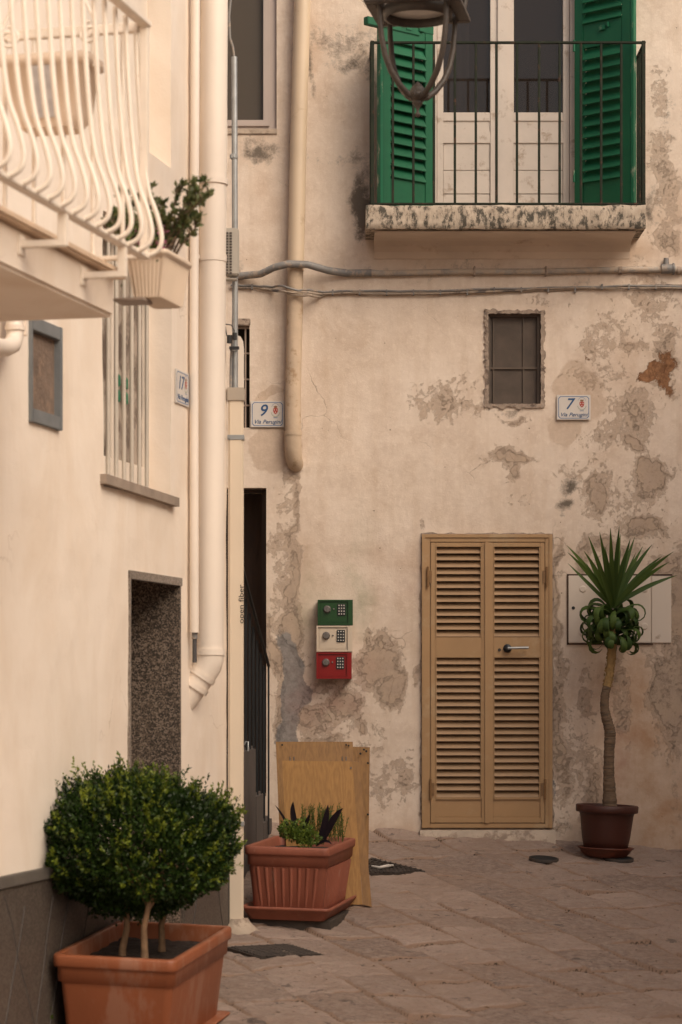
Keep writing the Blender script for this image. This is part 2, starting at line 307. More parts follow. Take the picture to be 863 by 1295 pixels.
M['maroon'] = mat('maroon_pot', (.055, .013, .007), .5, .1, 5, .05)
M['maroon_lt'] = mat('maroon_saucer', (.12, .032, .016), .5, .1, 5, .05)
M['soil'] = mat('dark_soil', (.035, .022, .016), .95, .4, 40, 1.0, 50)
M['bark'] = mat('tan_bark', (.22, .13, .07), .85, .3, 25, .7, 60)
M['bark_grey'] = mat('grey_brown_bark', (.16, .105, .065), .9, .4, 9, 1.0, 14, stretch=(1, 1, 6), dirt=(.09, .065, .045), dscale=9, dthr=.55)
M['bark_gold'] = mat('golden_bark', (.34, .22, .09), .8, .3, 30, .6, 60)
M['wood'] = wood('oak_laminate', (.185, .085, .019), (.33, .165, .040))
M['wood2'] = wood('oak_laminate_light', (.25, .118, .026), (.44, .225, .056)); M['wood_edge'] = wood('oak_laminate_edge', (.22, .105, .03), (.29, .14, .04))
M['wood_dk'] = mat('dark_plank', (.06, .045, .035), .85, .3, 12, .4)
M['wicker'] = mat('cream_woven_plastic', (.66, .53, .41), .6, .05, 6, 0)
M['beige_pot'] = mat('beige_ceramic', (.62, .49, .38), .6, .06, 5, .05)
M['blue_panel'] = mat('faded_blue_panel', (.40, .37, .36), .7, .2, 25, .1)
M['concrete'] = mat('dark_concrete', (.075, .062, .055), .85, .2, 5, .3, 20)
M['stepedge'] = mat('worn_step_edge', (.36, .29, .23), .9, .25, 12, .5, 20)
M['ironblack'] = mat('black_iron', (.007, .008, .009), .75, .2, 12, .1)
M['lamp'] = mat('brown_black_iron', (.05, .038, .03), .55, .25, 10, .35, 70)
M['lamp_in'] = mat('lamp_ring_iron', (.045, .035, .028), .5, .2, 10, .1)
M['lamp_glass'] = mat('frosted_lamp_glass', (.40, .37, .34), .35, .05, 6, 0)
M['grate'] = mat('cast_iron_grate', (.055, .042, .034), .7, .3, 16, .5, metal=.3)
M['duct'] = mat('cream_cable_duct', (.70, .59, .46), .4, .05, 3, .03)
M['duct_cap'] = mat('grey_beige_cap', (.40, .34, .275), .5, .05)
M['box_grey'] = mat('grey_plastic_box', (.42, .385, .335), .5, .05)
M['metal_panel'] = mat('cream_metal_panel', (.68, .59, .50), .5, .05, 3, .08, 20, dirt=(.40, .30, .22), dscale=6, dthr=.68)
M['roof'] = mat('roof_lime', (.5, .45, .4), .9)
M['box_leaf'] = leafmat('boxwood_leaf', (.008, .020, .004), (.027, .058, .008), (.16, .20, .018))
M['yucca_leaf'] = leafmat('yucca_leaf', (.022, .055, .010), (.095, .15, .030), rough=.6)
M['herb_leaf'] = leafmat('herb_leaf', (.05, .07, .015), (.11, .16, .03))
M['lime_leaf'] = leafmat('bright_herb_leaf', (.05, .09, .014), (.20, .27, .045))
M['purple_leaf'] = leafmat('dark_purple_leaf', (.012, .008, .012), (.03, .022, .032), rough=.35)
M['jade_leaf'] = leafmat('jade_leaf', (.055, .085, .03), (.19, .19, .075))
M['pink_petal'] = leafmat('pink_petal', (.40, .11, .20), (.55, .20, .32))

# ------------------------------------------------------------------ mesh builder
MAT = {}                                 # local->world matrices of parents (identity unless a thing is turned)
class MB:
    def __init__(s): s.v = []; s.f = []; s.t = []; s.sm = []
    def add(s, vs, fs, tone=.5, smooth=False):
        n = len(s.v); s.v += [tuple(p) for p in vs]; s.f += [tuple(i+n for i in f) for f in fs]; s.sm += [smooth]*len(fs); s.t += [tone]*len(vs); return s
    def box(s, a, b, bev=0, rot=None, about=None, smooth=False):
        a, b = V(a), V(b); c = (a+b)/2; d = b-a
        bm = bmesh.new(); bmesh.ops.create_cube(bm, size=1)
        for q in bm.verts: q.co = V((q.co.x*abs(d.x), q.co.y*abs(d.y), q.co.z*abs(d.z)))
        if bev: bmesh.ops.bevel(bm, geom=bm.edges[:], offset=bev, segments=2, affect='EDGES')
        bm.verts.index_update()
        pts = [q.co+c for q in bm.verts]
        if rot is not None:
            o = V(about) if about is not None else c
            pts = [rot @ (p-o)+o for p in pts]
        s.add(pts, [[q.index for q in f.verts] for f in bm.faces]); bm.free(); return s
    def obox(s, o, ex, ey, ez, a, b, bev=0):   # box in a local frame: origin o, unit axes
        a, b = V(a), V(b); t = MB(); t.box(a, b, bev)
        s.add([o+ex*p[0]+ey*p[1]+ez*p[2] for p in t.v], t.f); return s
    def tube(s, pts, r, n=8, cap=True, tone=.5):
        pts = [V(p) for p in pts]; k = len(pts); rs = r if isinstance(r, (list, tuple)) else [r]*k
        tg = [(pts[min(i+1, k-1)]-pts[max(i-1, 0)]).normalized() for i in range(k)]
        up = V((0, 0, 1)) if abs(tg[0].z) < .9 else V((1, 0, 0)); a = tg[0].cross(up).normalized(); vs = []
        for i in range(k):
            a = (a-tg[i]*a.dot(tg[i])).normalized(); b = tg[i].cross(a)
            for j in range(n):
                th = 2*math.pi*j/n; vs.append(pts[i]+(a*math.cos(th)+b*math.sin(th))*rs[i])
        fs = [(i*n+j, i*n+(j+1) % n, (i+1)*n+(j+1) % n, (i+1)*n+j) for i in range(k-1) for j in range(n)]
        m0 = len(fs)
        s.add(vs, fs, tone, True)
        if cap:
            s.add([vs[j] for j in range(n)][::-1], [tuple(range(n))]); s.add(vs[-n:], [tuple(range(n))])
        return s
    def rings(s, rings, cap0=True, cap1=True, smooth=True):
        n = len(rings[0]); vs = [p for r in rings for p in r]
        fs = [(i*n+j, i*n+(j+1) % n, (i+1)*n+(j+1) % n, (i+1)*n+j) for i in range(len(rings)-1) for j in range(n)]
        s.add(vs, fs, .5, smooth)
        if cap0: s.add(rings[0][::-1], [tuple(range(n))])
        if cap1: s.add(rings[-1], [tuple(range(n))])
        return s
    def lathe(s, c, prof, n=32, smooth=True, mt=None, cap0=True, cap1=True):
        c = V(c); rr = []
        for r, z in prof:
            q = [V((r*math.cos(2*math.pi*j/n), r*math.sin(2*math.pi*j/n), z)) for j in range(n)]
            rr.append([(mt @ p if mt else p)+c for p in q])
        return s.rings(rr, cap0, cap1, smooth)
    def rrect(s, prof, mt, o, k=5, cap0=True, cap1=True):  # prof: (hx, hy, r, z)
        rr = []
        for hx, hy, r, z in prof:
            q = []
            for (sx, sy, a0) in ((1, 1, 0), (-1, 1, 90), (-1, -1, 180), (1, -1, 270)):
                for j in range(k+1):
                    a = R(a0+90*j/k); q.append(V((sx*(hx-r)+r*math.cos(a), sy*(hy-r)+r*math.sin(a), z)))
            rr.append([mt @ p+V(o) for p in q])
        return s.rings(rr, cap0, cap1, True)
    def build(s, name, m, parent=None, auto=True):
        me = bpy.data.meshes.new(name); im = MAT.get(parent.name) if parent else None
        vs = [im @ V(p) for p in s.v] if im else s.v
        me.from_pydata([tuple(p) for p in vs], [], s.f)
        if auto: me.polygons.foreach_set('use_smooth', s.sm)
        me.attributes.new('tone', 'FLOAT', 'POINT').data.foreach_set('value', s.t)
        me.materials.append(m); me.update()
        o = bpy.data.objects.new(name, me); sc.collection.objects.link(o)
        if parent:
            o.parent = parent
            if im: MAT[o.name] = im
        return o
def islands(mb, name, m, parent):
    key = {}; root = {}
    def find(a):
        while root[a] != a: root[a] = root[root[a]]; a = root[a]
        return a
    ids = []
    for p in mb.v:
        k = tuple(round(c, 5) for c in p); ids.append(k); root.setdefault(k, k)
    for f in mb.f:
        r0 = find(ids[f[0]])
        for i in f[1:]: root[find(ids[i])] = r0
    grp = {}
    for f, sm in zip(mb.f, mb.sm): grp.setdefault(find(ids[f[0]]), []).append((f, sm))
    out = []
    for g in grp.values():
        q = MB(); mp_ = {}
        for f, sm in g:
            ff = []
            for i in f:
                if i not in mp_: mp_[i] = len(q.v); q.v.append(mb.v[i]); q.t.append(mb.t[i])
                ff.append(mp_[i])
            q.f.append(tuple(ff)); q.sm.append(sm)
        out.append(q.build(name, m, parent))
    return out
def tag(o, label=None, cat=None, group=None, kind=None):
    for k, q in (('label', label), ('category', cat), ('group', group), ('kind', kind)):
        if q: o[k] = q
    return o
def thing(name, loc, label, cat, group=None, rot=None):
    o = bpy.data.objects.new(name, None); sc.collection.objects.link(o); o.location = loc; o.empty_display_size = .2
    mt = Matrix.Translation(V(loc))
    if rot is not None: o.rotation_euler = rot.to_euler(); mt = mt @ rot.to_4x4()
    MAT[o.name] = mt.inverted(); return tag(o, label, cat, group)
def text(body, size, shear=0, align='CENTER', ext=.0006, off=0):
    cu = bpy.data.curves.new('t', 'FONT'); cu.body = body; cu.size = size; cu.shear = shear; cu.align_x = align; cu.align_y = 'CENTER'; cu.extrude = ext; cu.resolution_u = 3; cu.offset = off
    o = bpy.data.objects.new('t', cu); sc.collection.objects.link(o)
    bpy.context.view_layer.update()
    me = bpy.data.meshes.new_from_object(o.evaluated_get(bpy.context.evaluated_depsgraph_get()))
    vs = [v.co.copy() for v in me.vertices]; fs = [tuple(p.vertices) for p in me.polygons]
    bpy.data.objects.remove(o); bpy.data.curves.remove(cu); bpy.data.meshes.remove(me)
    return vs, fs
def leaf_cloud(mb, pts, nrm, size, tone, jitter=.6, asp=.6):
    """one folded four-corner leaf per point"""
    n = len(pts); d = nrm+rng.normal(0, jitter, (n, 3)); d /= np.linalg.norm(d, axis=1)[:, None]
    q = rng.normal(0, 1, (n, 3)); sd_ = np.cross(d, q); sd_ /= np.linalg.norm(sd_, axis=1)[:, None]; up = np.cross(sd_, d)
    L_ = (size*rng.uniform(.7, 1.25, n))[:, None]
    a = pts; b = pts+d*L_*.5+sd_*L_*asp*.5+up*L_*.08; c = pts+d*L_; e = pts+d*L_*.5-sd_*L_*asp*.5+up*L_*.08
    v = np.stack([a, b, c, e], 1).reshape(-1, 3); k = len(mb.v)
    mb.v += [tuple(p) for p in v]; idx = np.arange(n)*4+k
    mb.f += [(i, i+1, i+2, i+3) for i in idx]; mb.sm += [False]*n; mb.t += list(np.repeat(np.clip(tone, 0, 1), 4))

def wall_sheet(name, fn, a0, a1, b0, b1, holes, step, fields, m, parent, disp=0, fine=None):
    """plaster sheet in the frame fn(a, b, o), with openings (a0,a1,b0,b1,depth) cut out and their reveals turned inward"""
    def axis(lo, hi, cuts, f0, f1):
        s = set([lo, hi]+[c for c in cuts if lo < c < hi])
        s = sorted(s); out = []
        for p, q in zip(s[:-1], s[1:]):
            mid_fine = (q > f0 and p < f1)
            st = step if mid_fine else .25
            # keep fine only inside window
            k = max(1, int(math.ceil((q-p)/st))); out += [p+(q-p)*i/k for i in range(k)]
        return np.array(out+[s[-1]])
    ca = [h[0] for h in holes]+[h[1] for h in holes]+[fine[0], fine[1]]; cb = [h[2] for h in holes]+[h[3] for h in holes]+[fine[2], fine[3]]
    A = axis(a0, a1, ca, fine[0], fine[1]); B = axis(b0, b1, cb, fine[2], fine[3])
    AA, BB = np.meshgrid(A, B, indexing='ij')
    O = disp*(fbm(AA*1.1+3, BB*1.1+9, 3, 3)-.5)*2+disp*.4*(fbm(AA*6, BB*6, 9, 3)-.5)*2 if disp else np.zeros_like(AA)
    nb = len(B); vs = [fn(a, b, o) for a, b, o in zip(AA.ravel(), BB.ravel(), O.ravel())]
    ac = (A[1:]+A[:-1])/2; bc = (B[1:]+B[:-1])/2
    AC, BC = np.meshgrid(ac, bc, indexing='ij'); keep = np.ones_like(AC, bool)
    for h in holes: keep &= ~((AC > h[0]) & (AC < h[1]) & (BC > h[2]) & (BC < h[3]))
    fs = [(i*nb+j, (i+1)*nb+j, (i+1)*nb+j+1, i*nb+j+1) for i, j in zip(*np.nonzero(keep))]
    fld = {k: list(f(AA, BB).ravel()) for k, f in fields.items()}
    def idx(arr, v): return int(np.argmin(np.abs(arr-v)))
    for h in holes:                         # reveals share the sheet's outer edge vertices
        i0, i1, j0, j1 = idx(A, h[0]), idx(A, h[1]), idx(B, h[2]), idx(B, h[3])
        loop = [(i, j0) for i in range(i0, i1)]+[(i1, j) for j in range(j0, j1)]+[(i, j1) for i in range(i1, i0, -1)]+[(i0, j) for j in range(j1, j0, -1)]
        base = len(vs)
        for i, j in loop:
            vs.append(fn(A[i], B[j], -h[4]))
            for k in fld: fld[k].append(fld[k][i*nb+j])
        n = len(loop)
        for q in range(n):
            a = loop[q][0]*nb+loop[q][1]; b = loop[(q+1) % n]; b = b[0]*nb+b[1]
            fs.append((a, b, base+(q+1) % n, base+q))
    me = bpy.data.meshes.new(name); me.from_pydata([tuple(v) for v in vs], [], fs)
    for k, q in fld.items(): me.attributes.new(k, 'FLOAT', 'POINT').data.foreach_set('value', q)
    me.materials.append(m); me.update()
    o = bpy.data.objects.new(name, me); sc.collection.objects.link(o); o.parent = parent
    return o

# ================================================================== GROUND
def make_ground():
    xs = np.concatenate([np.linspace(-400, -6, 14), np.linspace(-5, -1.7, 12), np.arange(-1.6, 2.75, .014), np.linspace(2.8, 8, 18), np.linspace(10, 400, 14)])
    ys = np.concatenate([np.linspace(-400, 0, 10), np.linspace(2, 10, 16), np.arange(10.6, 17.2, .014), np.linspace(18, 30, 8), np.linspace(40, 600, 10)])
    X, Y = np.meshgrid(xs, ys, indexing='ij')
    a = R(25); e1 = X*math.cos(a)+Y*math.sin(a); e2 = -X*math.sin(a)+Y*math.cos(a)
    e1 = e1+.05*(fbm(X*1.2, Y*1.2, 1)-.5)+.02*(fbm(X*7, Y*7, 2)-.5); e2 = e2+.05*(fbm(X*1.3, Y*1.3, 5)-.5)+.02*(fbm(X*7, Y*7, 12)-.5)
    row = np.floor(e1/.37); fr = e1/.37-row
    ln = .40+.30*_tab[40][row.astype(int) & 255, 3]; off = _tab[41][row.astype(int) & 255, 7]
    c = e2/ln+off*3; col = np.floor(c); fc = c-col
    dj = np.minimum(np.minimum(fr, 1-fr)*.37, np.minimum(fc, 1-fc)*ln)
    ri, ci = row.astype(int) & 255, col.astype(int) & 255
    tone = _tab[42][ri, ci]; tilt = (_tab[43][ri, ci]-.5); tilt2 = (_tab[44][ri, ci]-.5)
    j = np.clip(1-dj/.026, 0, 1)
    h = -.015*np.clip(1-dj/.022, 0, 1)**1.5+tilt*.022*(fr-.5)*2+tilt2*.018*(fc-.5)*2+.024*(fbm(X*5, Y*5, 21, 5)-.5)+.016*(fbm(X*18, Y*24, 30, 3)-.5)+.03*(fbm(X*.8, Y*.8, 50, 2)-.5)
    near = (X > -1.65) & (X < 2.8) & (Y > 10.5) & (Y < 17.2)
    Z = gz(X, Y)+np.where(near, h, -.01)
    # the mortar fillet where the street meets the back wall
    Z += np.where(near, .035*np.clip((Y-16.78)/.22, 0, 1)**1.5, 0)
    ny = len(ys); nx = len(xs)
    ii, jj = np.meshgrid(np.arange(nx-1), np.arange(ny-1), indexing='ij'); b = (ii*ny+jj).ravel()
    f = np.stack([b, b+ny, b+ny+1, b+1], 1)
    me = bpy.data.meshes.new('street_paving'); me.vertices.add(nx*ny); me.vertices.foreach_set('co', np.stack([X, Y, Z], -1).ravel())
    me.loops.add(f.size); me.loops.foreach_set('vertex_index', f.ravel().astype(np.int32)); me.polygons.add(len(f)); me.polygons.foreach_set('loop_start', np.arange(0, f.size, 4, dtype=np.int32))
    me.polygons.foreach_set('use_smooth', np.ones(len(f), bool)); me.update()
    me.attributes.new('tone', 'FLOAT', 'POINT').data.foreach_set('value', tone.ravel()); me.attributes.new('joint', 'FLOAT', 'POINT').data.foreach_set('value', j.ravel())
    me.materials.append(M['paving']); me.validate()
    o = bpy.data.objects.new('street_paving', me); sc.collection.objects.link(o); tag(o, 'worn diagonal stone slabs of the street', None, None, 'structure')
make_ground()

# ================================================================== BACK HOUSE
house = thing('old_house', (1, D, float(gz(1, D))), 'weathered cream plaster house with green shutters and louvred tan door', 'house')
def bfn(a, b, o): return V((a, D-o, b))
def pxf(patches):                        # smooth field from photo-measured blotches (x, y, rx, ry, strength)
    pp = [((q[0]-XC)/180., CZ+(YH-q[1])/180., q[2]/180., q[3]/180., q[4]) for q in patches]
    def f(A, B):
        r = np.zeros_like(A); w1 = .22*(fbm(A*4.5, B*4.5, 2, 5)-.5); w2 = .22*(fbm(A*4.5+50, B*4.5+20, 11, 5)-.5); A = A+w1; B = B+w2
        for x, z, rx, rz, s in pp: r = np.maximum(r, s*np.exp(-.7*(((A-x)/rx)**2+((B-z)/rz)**2)))
        return r
    return f
peel_l = [(760, 470, 80, 30, .36), (815, 350, 40, 30, .45), (800, 650, 60, 60, .42), (640, 640, 40, 16, .3), (470, 960, 40, 60, .4), (430, 870, 60, 60, .42), (360, 720, 26, 120, .45), (845, 450, 20, 60, .6), (720, 950, 30, 90, .45), (560, 500, 40, 20, .5), (752, 626, 15, 24, 1.05), (822, 604, 22, 24, 1.05), (803, 562, 16, 12, 1), (640, 576, 34, 10, .85), (640, 594, 7, 14, .85), (735, 592, 45, 26, .42), (805, 520, 40, 40, .62), (770, 556, 45, 20, .5),
    (815, 662, 26, 14, .9), (775, 690, 30, 14, .75), (745, 712, 14, 34, .72), (838, 712, 18, 14, 1), (852, 770, 14, 60, .95), (850, 880, 24, 62, .98), (835, 835, 18, 20, .6), (705, 770, 6, 95, .85), (707, 930, 14, 95, .78), (690, 720, 7, 30, 1),
    (748, 1000, 12, 50, .7), (785, 850, 14, 30, .62), (790, 905, 10, 40, .6), (478, 838, 22, 34, 1.05), (492, 870, 14, 22, .9), (468, 805, 10, 14, .7), (436, 892, 34, 24, .8), (400, 905, 26, 24, .75), (412, 935, 30, 10, .75), (464, 920, 7, 10, .95),
    (374, 745, 10, 60, .92), (376, 800, 14, 34, 1.0), (345, 830, 9, 40, .85), (349, 900, 8, 50, .75), (372, 650, 7, 60, .8), (372, 600, 9, 12, .7), (522, 860, 8, 14, .6), (845, 215, 20, 70, .62), (840, 120, 16, 40, .5), (845, 290, 24, 25, .62), (790, 445, 9, 7, .95),
    (770, 430, 60, 40, .46), (560, 510, 60, 26, .52), (585, 480, 30, 22, .4), (480, 1000, 20, 40, .5), (515, 985, 18, 30, .5), (600, 1056, 130, 6, .35), (535, 860, 4, 190, .62), (700, 1050, 40, 12, .4), (650, 530, 22, 5, .75), (690, 380, 30, 10, .4), (820, 380, 40, 40, .5), (745, 870, 18, 60, .42), (540, 60, 40, 30, .35)]
mould_extra = [(440, 50, 60, 24, .5), (455, 75, 30, 14, .62), (445, 205, 24, 12, .5), (470, 80, 10, 50, .5), (330, 195, 22, 20, .75), (318, 178, 16, 10, .6), (462, 262, 12, 40, 1.05), (374, 95, 5, 50, .6), (393, 75, 6, 40, .7), (400, 205, 30, 10, .3), (720, 607, 10, 9, .9), (716, 630, 9, 8, .85), (820, 255, 10, 26, .6), (745, 355, 20, 8, .4), (305, 340, 10, 20, .45), (610, 335, 40, 8, .35), (850, 1010, 14, 60, .35), (445, 848, 5, 14, .5)]
fields = {'peel': pxf(peel_l),
    'patch': pxf([(732, 492, 38, 40, 1), (715, 540, 28, 24, .8), (345, 568, 30, 26, 1), (346, 500, 28, 10, .8), (765, 620, 70, 60, .35), (390, 700, 10, 90, .5), (420, 640, 60, 26, .3)]),
    'cement': pxf([(366, 870, 17, 62, 1.05), (362, 930, 20, 30, .9), (694, 1000, 5, 60, .6)]),
    'rust': pxf([(824, 468, 17, 7, 1.1), (846, 468, 10, 22, .95), (748, 445, 8, 5, .6)]),
    'green': pxf([(455, 755, 12, 60, 1), (398, 765, 10, 40, .9), (340, 780, 8, 30, .3)]),
    'pink': pxf([(405, 880, 35, 30, 1), (452, 850, 14, 40, .9), (520, 740, 40, 20, .3), (780, 960, 16, 60, .6)]),
    'ochre': pxf([(808, 940, 45, 130, .95), (840, 1040, 60, 60, 1), (768, 910, 16, 60, .5), (390, 740, 26, 60, .4), (330, 240, 16, 60, .3), (780, 312, 50, 18, .55), (850, 280, 25, 40, .5), (800, 470, 70, 40, .25), (530, 700, 150, 14, .3), (420, 1010, 60, 60, .2), (560, 1060, 140, 12, .7), (400, 60, 20, 60, .3), (740, 830, 14, 40, .4)]),
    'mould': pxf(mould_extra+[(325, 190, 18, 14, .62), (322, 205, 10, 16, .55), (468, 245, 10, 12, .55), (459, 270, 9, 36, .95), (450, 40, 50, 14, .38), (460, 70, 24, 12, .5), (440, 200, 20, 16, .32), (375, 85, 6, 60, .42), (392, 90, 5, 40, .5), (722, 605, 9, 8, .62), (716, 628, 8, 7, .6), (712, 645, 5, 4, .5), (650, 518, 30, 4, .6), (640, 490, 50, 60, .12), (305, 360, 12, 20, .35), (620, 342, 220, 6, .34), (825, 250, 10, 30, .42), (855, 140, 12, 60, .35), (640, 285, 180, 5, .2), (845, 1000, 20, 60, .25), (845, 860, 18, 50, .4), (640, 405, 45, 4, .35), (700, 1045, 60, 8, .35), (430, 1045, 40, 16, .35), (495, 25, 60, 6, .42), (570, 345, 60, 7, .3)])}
# openings: x0, x1, z0, z1, depth
def hb(x0, x1, y1, y0, dep): return (BX(x0), BX(x1), BZ(y1), BZ(y0), dep)
h_door = hb(533, 699, 1048, 675, .10)
h_small = hb(617, 686, 513, 396, .09)
h_bal = (BX(541), BX(733), CZ+3.30, BZ(-150), .16)
h_upw = hb(262, 350, 164, -120, .12)
h_slit = hb(296, 316, 541, 405, .2)
h_stair = (BX(250), BX(337), CZ-.75, BZ(617), .55)
wall_sheet('wall', bfn, -5.5, 6.0, CZ-1.7, CZ+6.6, [h_door, h_small, h_bal, h_upw, h_slit, h_stair], .022, fields, M['old'], house, .010, fine=(-1.0, 2.75, CZ-1.3, CZ+5.1))
house.children[0].matrix_parent_inverse = Matrix(); 
# wall_sheet works in world coordinates: move into the parent's frame
def localise(o, parent):
    im = MAT[parent.name]; o.data.transform(im)
localise(house.children[0], house)
mb = MB(); mb.box((-5.5, D+.56, CZ-1.7), (6, D+5, CZ+6.6)); b1 = mb
rf = MB(); rf.box((-5.6, D-.12, CZ+6.6), (6.1, D+5.1, CZ+6.75), .02); rf.build('roof', M['roof'], house)
sides = MB(); sides.box((-5.5, D+.02, CZ-1.7), (-5.3, D+.56, CZ+6.6)); sides.box((5.8, D+.02, CZ-1.7), (6, D+.56, CZ+6.6)); sides.v += []; 
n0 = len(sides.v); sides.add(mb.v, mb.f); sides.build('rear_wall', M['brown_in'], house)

# balcony slab
zf = 16.56; s0, s1 = BX(463, zf), BX(817, zf); zt, zb = BZ(259, zf), BZ(289, zf)
def noisy_slab():
    m = MB(); nx, nz = 90, 8
    vs = []; 
    for i in range(nx+1):
        for j in range(nz+1):
            x = s0+(s1-s0)*i/nx; z = zb+(zt-zb)*j/nz
            vs.append((x, zf+.012*(float(fbm(x*14, z*14, 8, 3))-.5)*2+(.012 if j in (0, nz) else 0), z+(.010*(float(vnoise(x*9, 3+j*.1, 5))-.5))))
    fs = [(i*(nz+1)+j, (i+1)*(nz+1)+j, (i+1)*(nz+1)+j+1, i*(nz+1)+j+1) for i in range(nx) for j in range(nz)]
    m.add(vs, fs, smooth=True)
    m.box((s0, zf+.014, zb+.004), (s1, D+.05, zt-.004)); return m
slab = noisy_slab().build('balcony_slab', M['coping'], house)
m_ = MB(); pr_c = [(zf+.07, zb-.002), (zf+.075, zb-.018), (D-.20, zb-.020), (D-.12, zb-.028), (D-.06, zb-.05), (D-.025, zb-.085), (D-.012, zb-.13), (D+.02, zb-.135), (D+.02, zb-.002)]
m_.rings([[V((s0+.06+.02*i, a, b_)) for i, (a, b_) in enumerate(pr_c[:1])]+[V((s0+.06, a, b_)) for a, b_ in pr_c[1:]], [V((s1-.06, a, b_)) for a, b_ in pr_c]], smooth=False)
m_.build('soffit_moulding', M['soffit'], house)
# railing
rl = MB(); zr = zf+.03; rt, rbm = BZ(54, zr), BZ(258.5, zr)
xl, xr = BX(470, zr), BX(815, zr)
rl.box((xl-.01, zr-.012, rt-.008), (xr+.01, zr+.012, rt+.008), .003); rl.box((xl-.01, zr-.012, rbm-.004), (xr+.01, zr+.012, rbm+.010), .003)
for px_ in (471, 497, 523, 549, 575.5, 602, 628, 654, 682, 708, 735, 760.5, 786, 814):
    x = BX(px_, zr); r_ = .013 if px_ in (471, 814) else .0085
    rl.box((x-r_, zr-r_, rbm-.0), (x+r_, zr+r_, rt+(.012 if r_ > .01 else 0)), .003)
for x in (xl, xr):
    rl.box((x-.010, zr, rt-.007), (x+.010, D+.05, rt+.007), .003); rl.box((x-.010, zr, rbm-.003), (x+.010, D+.05, rbm+.010), .003)
    for yy in (zr+.12, zr+.24, zr+.36): rl.box((x-.0085, yy-.0085, rbm), (x+.0085, yy+.0085, rt), .003)
rl.build('balcony_railing', M['iron'], house)

# balcony door
by = D+.10
fr = MB()
z0d, z1d = CZ+3.30, BZ(-150)
def bb(mb, x0, x1, y1, y0, ya, yb, bev=.003): mb.box((BX(x0), ya, BZ(y1)), (BX(x1), yb, BZ(y0)), bev)
bb(fr, 541, 553, 280, -150, by-.05, by+.04); bb(fr, 722, 733, 280, -150, by-.05, by+.04); fr.box((BX(553), by-.05, z1d-.06), (BX(722), by+.04, z1d))
frame = fr.build('balcony_door', M['doorwhite'], house)
for (a, b_) in ((553.5, 635), (637, 721.5)):
    lf = MB(); 
    for q in ((a, a+(14 if a > 600 else 8)), (b_-(14 if a < 600 else 8), b_)): bb(lf, q[0], q[1], 280, -140, by-.03, by+.02)
    st0 = a+(14 if a > 600 else 8); st1 = b_-(14 if a < 600 else 8)
    bb(lf, st0, st1, 150, 139, by-.028, by+.02); bb(lf, st0, st1, -20, -30, by-.028, by+.02); bb(lf, st0, st1, 178, 164, by-.028, by+.02, .002); bb(lf, st0, st1, 167, 149, by-.02, by+.02, 0)
    yy = 280
    for k, yt in enumerate((242, 212, 177)):
        bb(lf, st0+.3, st1-.3, yy, yt+.7, by-.018-.002*(k % 2), by+.02, .002); yy = yt
    l_ = lf.build('door_leaf', M['doorwhite'], frame)
    g = MB(); bb(g, st0-2, st1+2, 141, -139, by-.004, by+.004, 0); g.build('glass_pane', M['glass'], frame)
sg = MB(); bb(sg, 630, 643, 280, -140, by-.045, by-.031, .004); sg.build('meeting_stile', M['doorwhite'], frame)
cu_ = MB(); 
pts = [(BX(552)+i*.012, D+.17+.008*math.sin(i*1.3)) for i in range(21)]
cu_.add([(x, y, CZ+3.3) for x, y in pts]+[(x, y, z1d) for x, y in pts], [(i, i+1, i+22, i+21) for i in range(20)], smooth=True)
cu_.build('curtain', M['curtain'], frame)

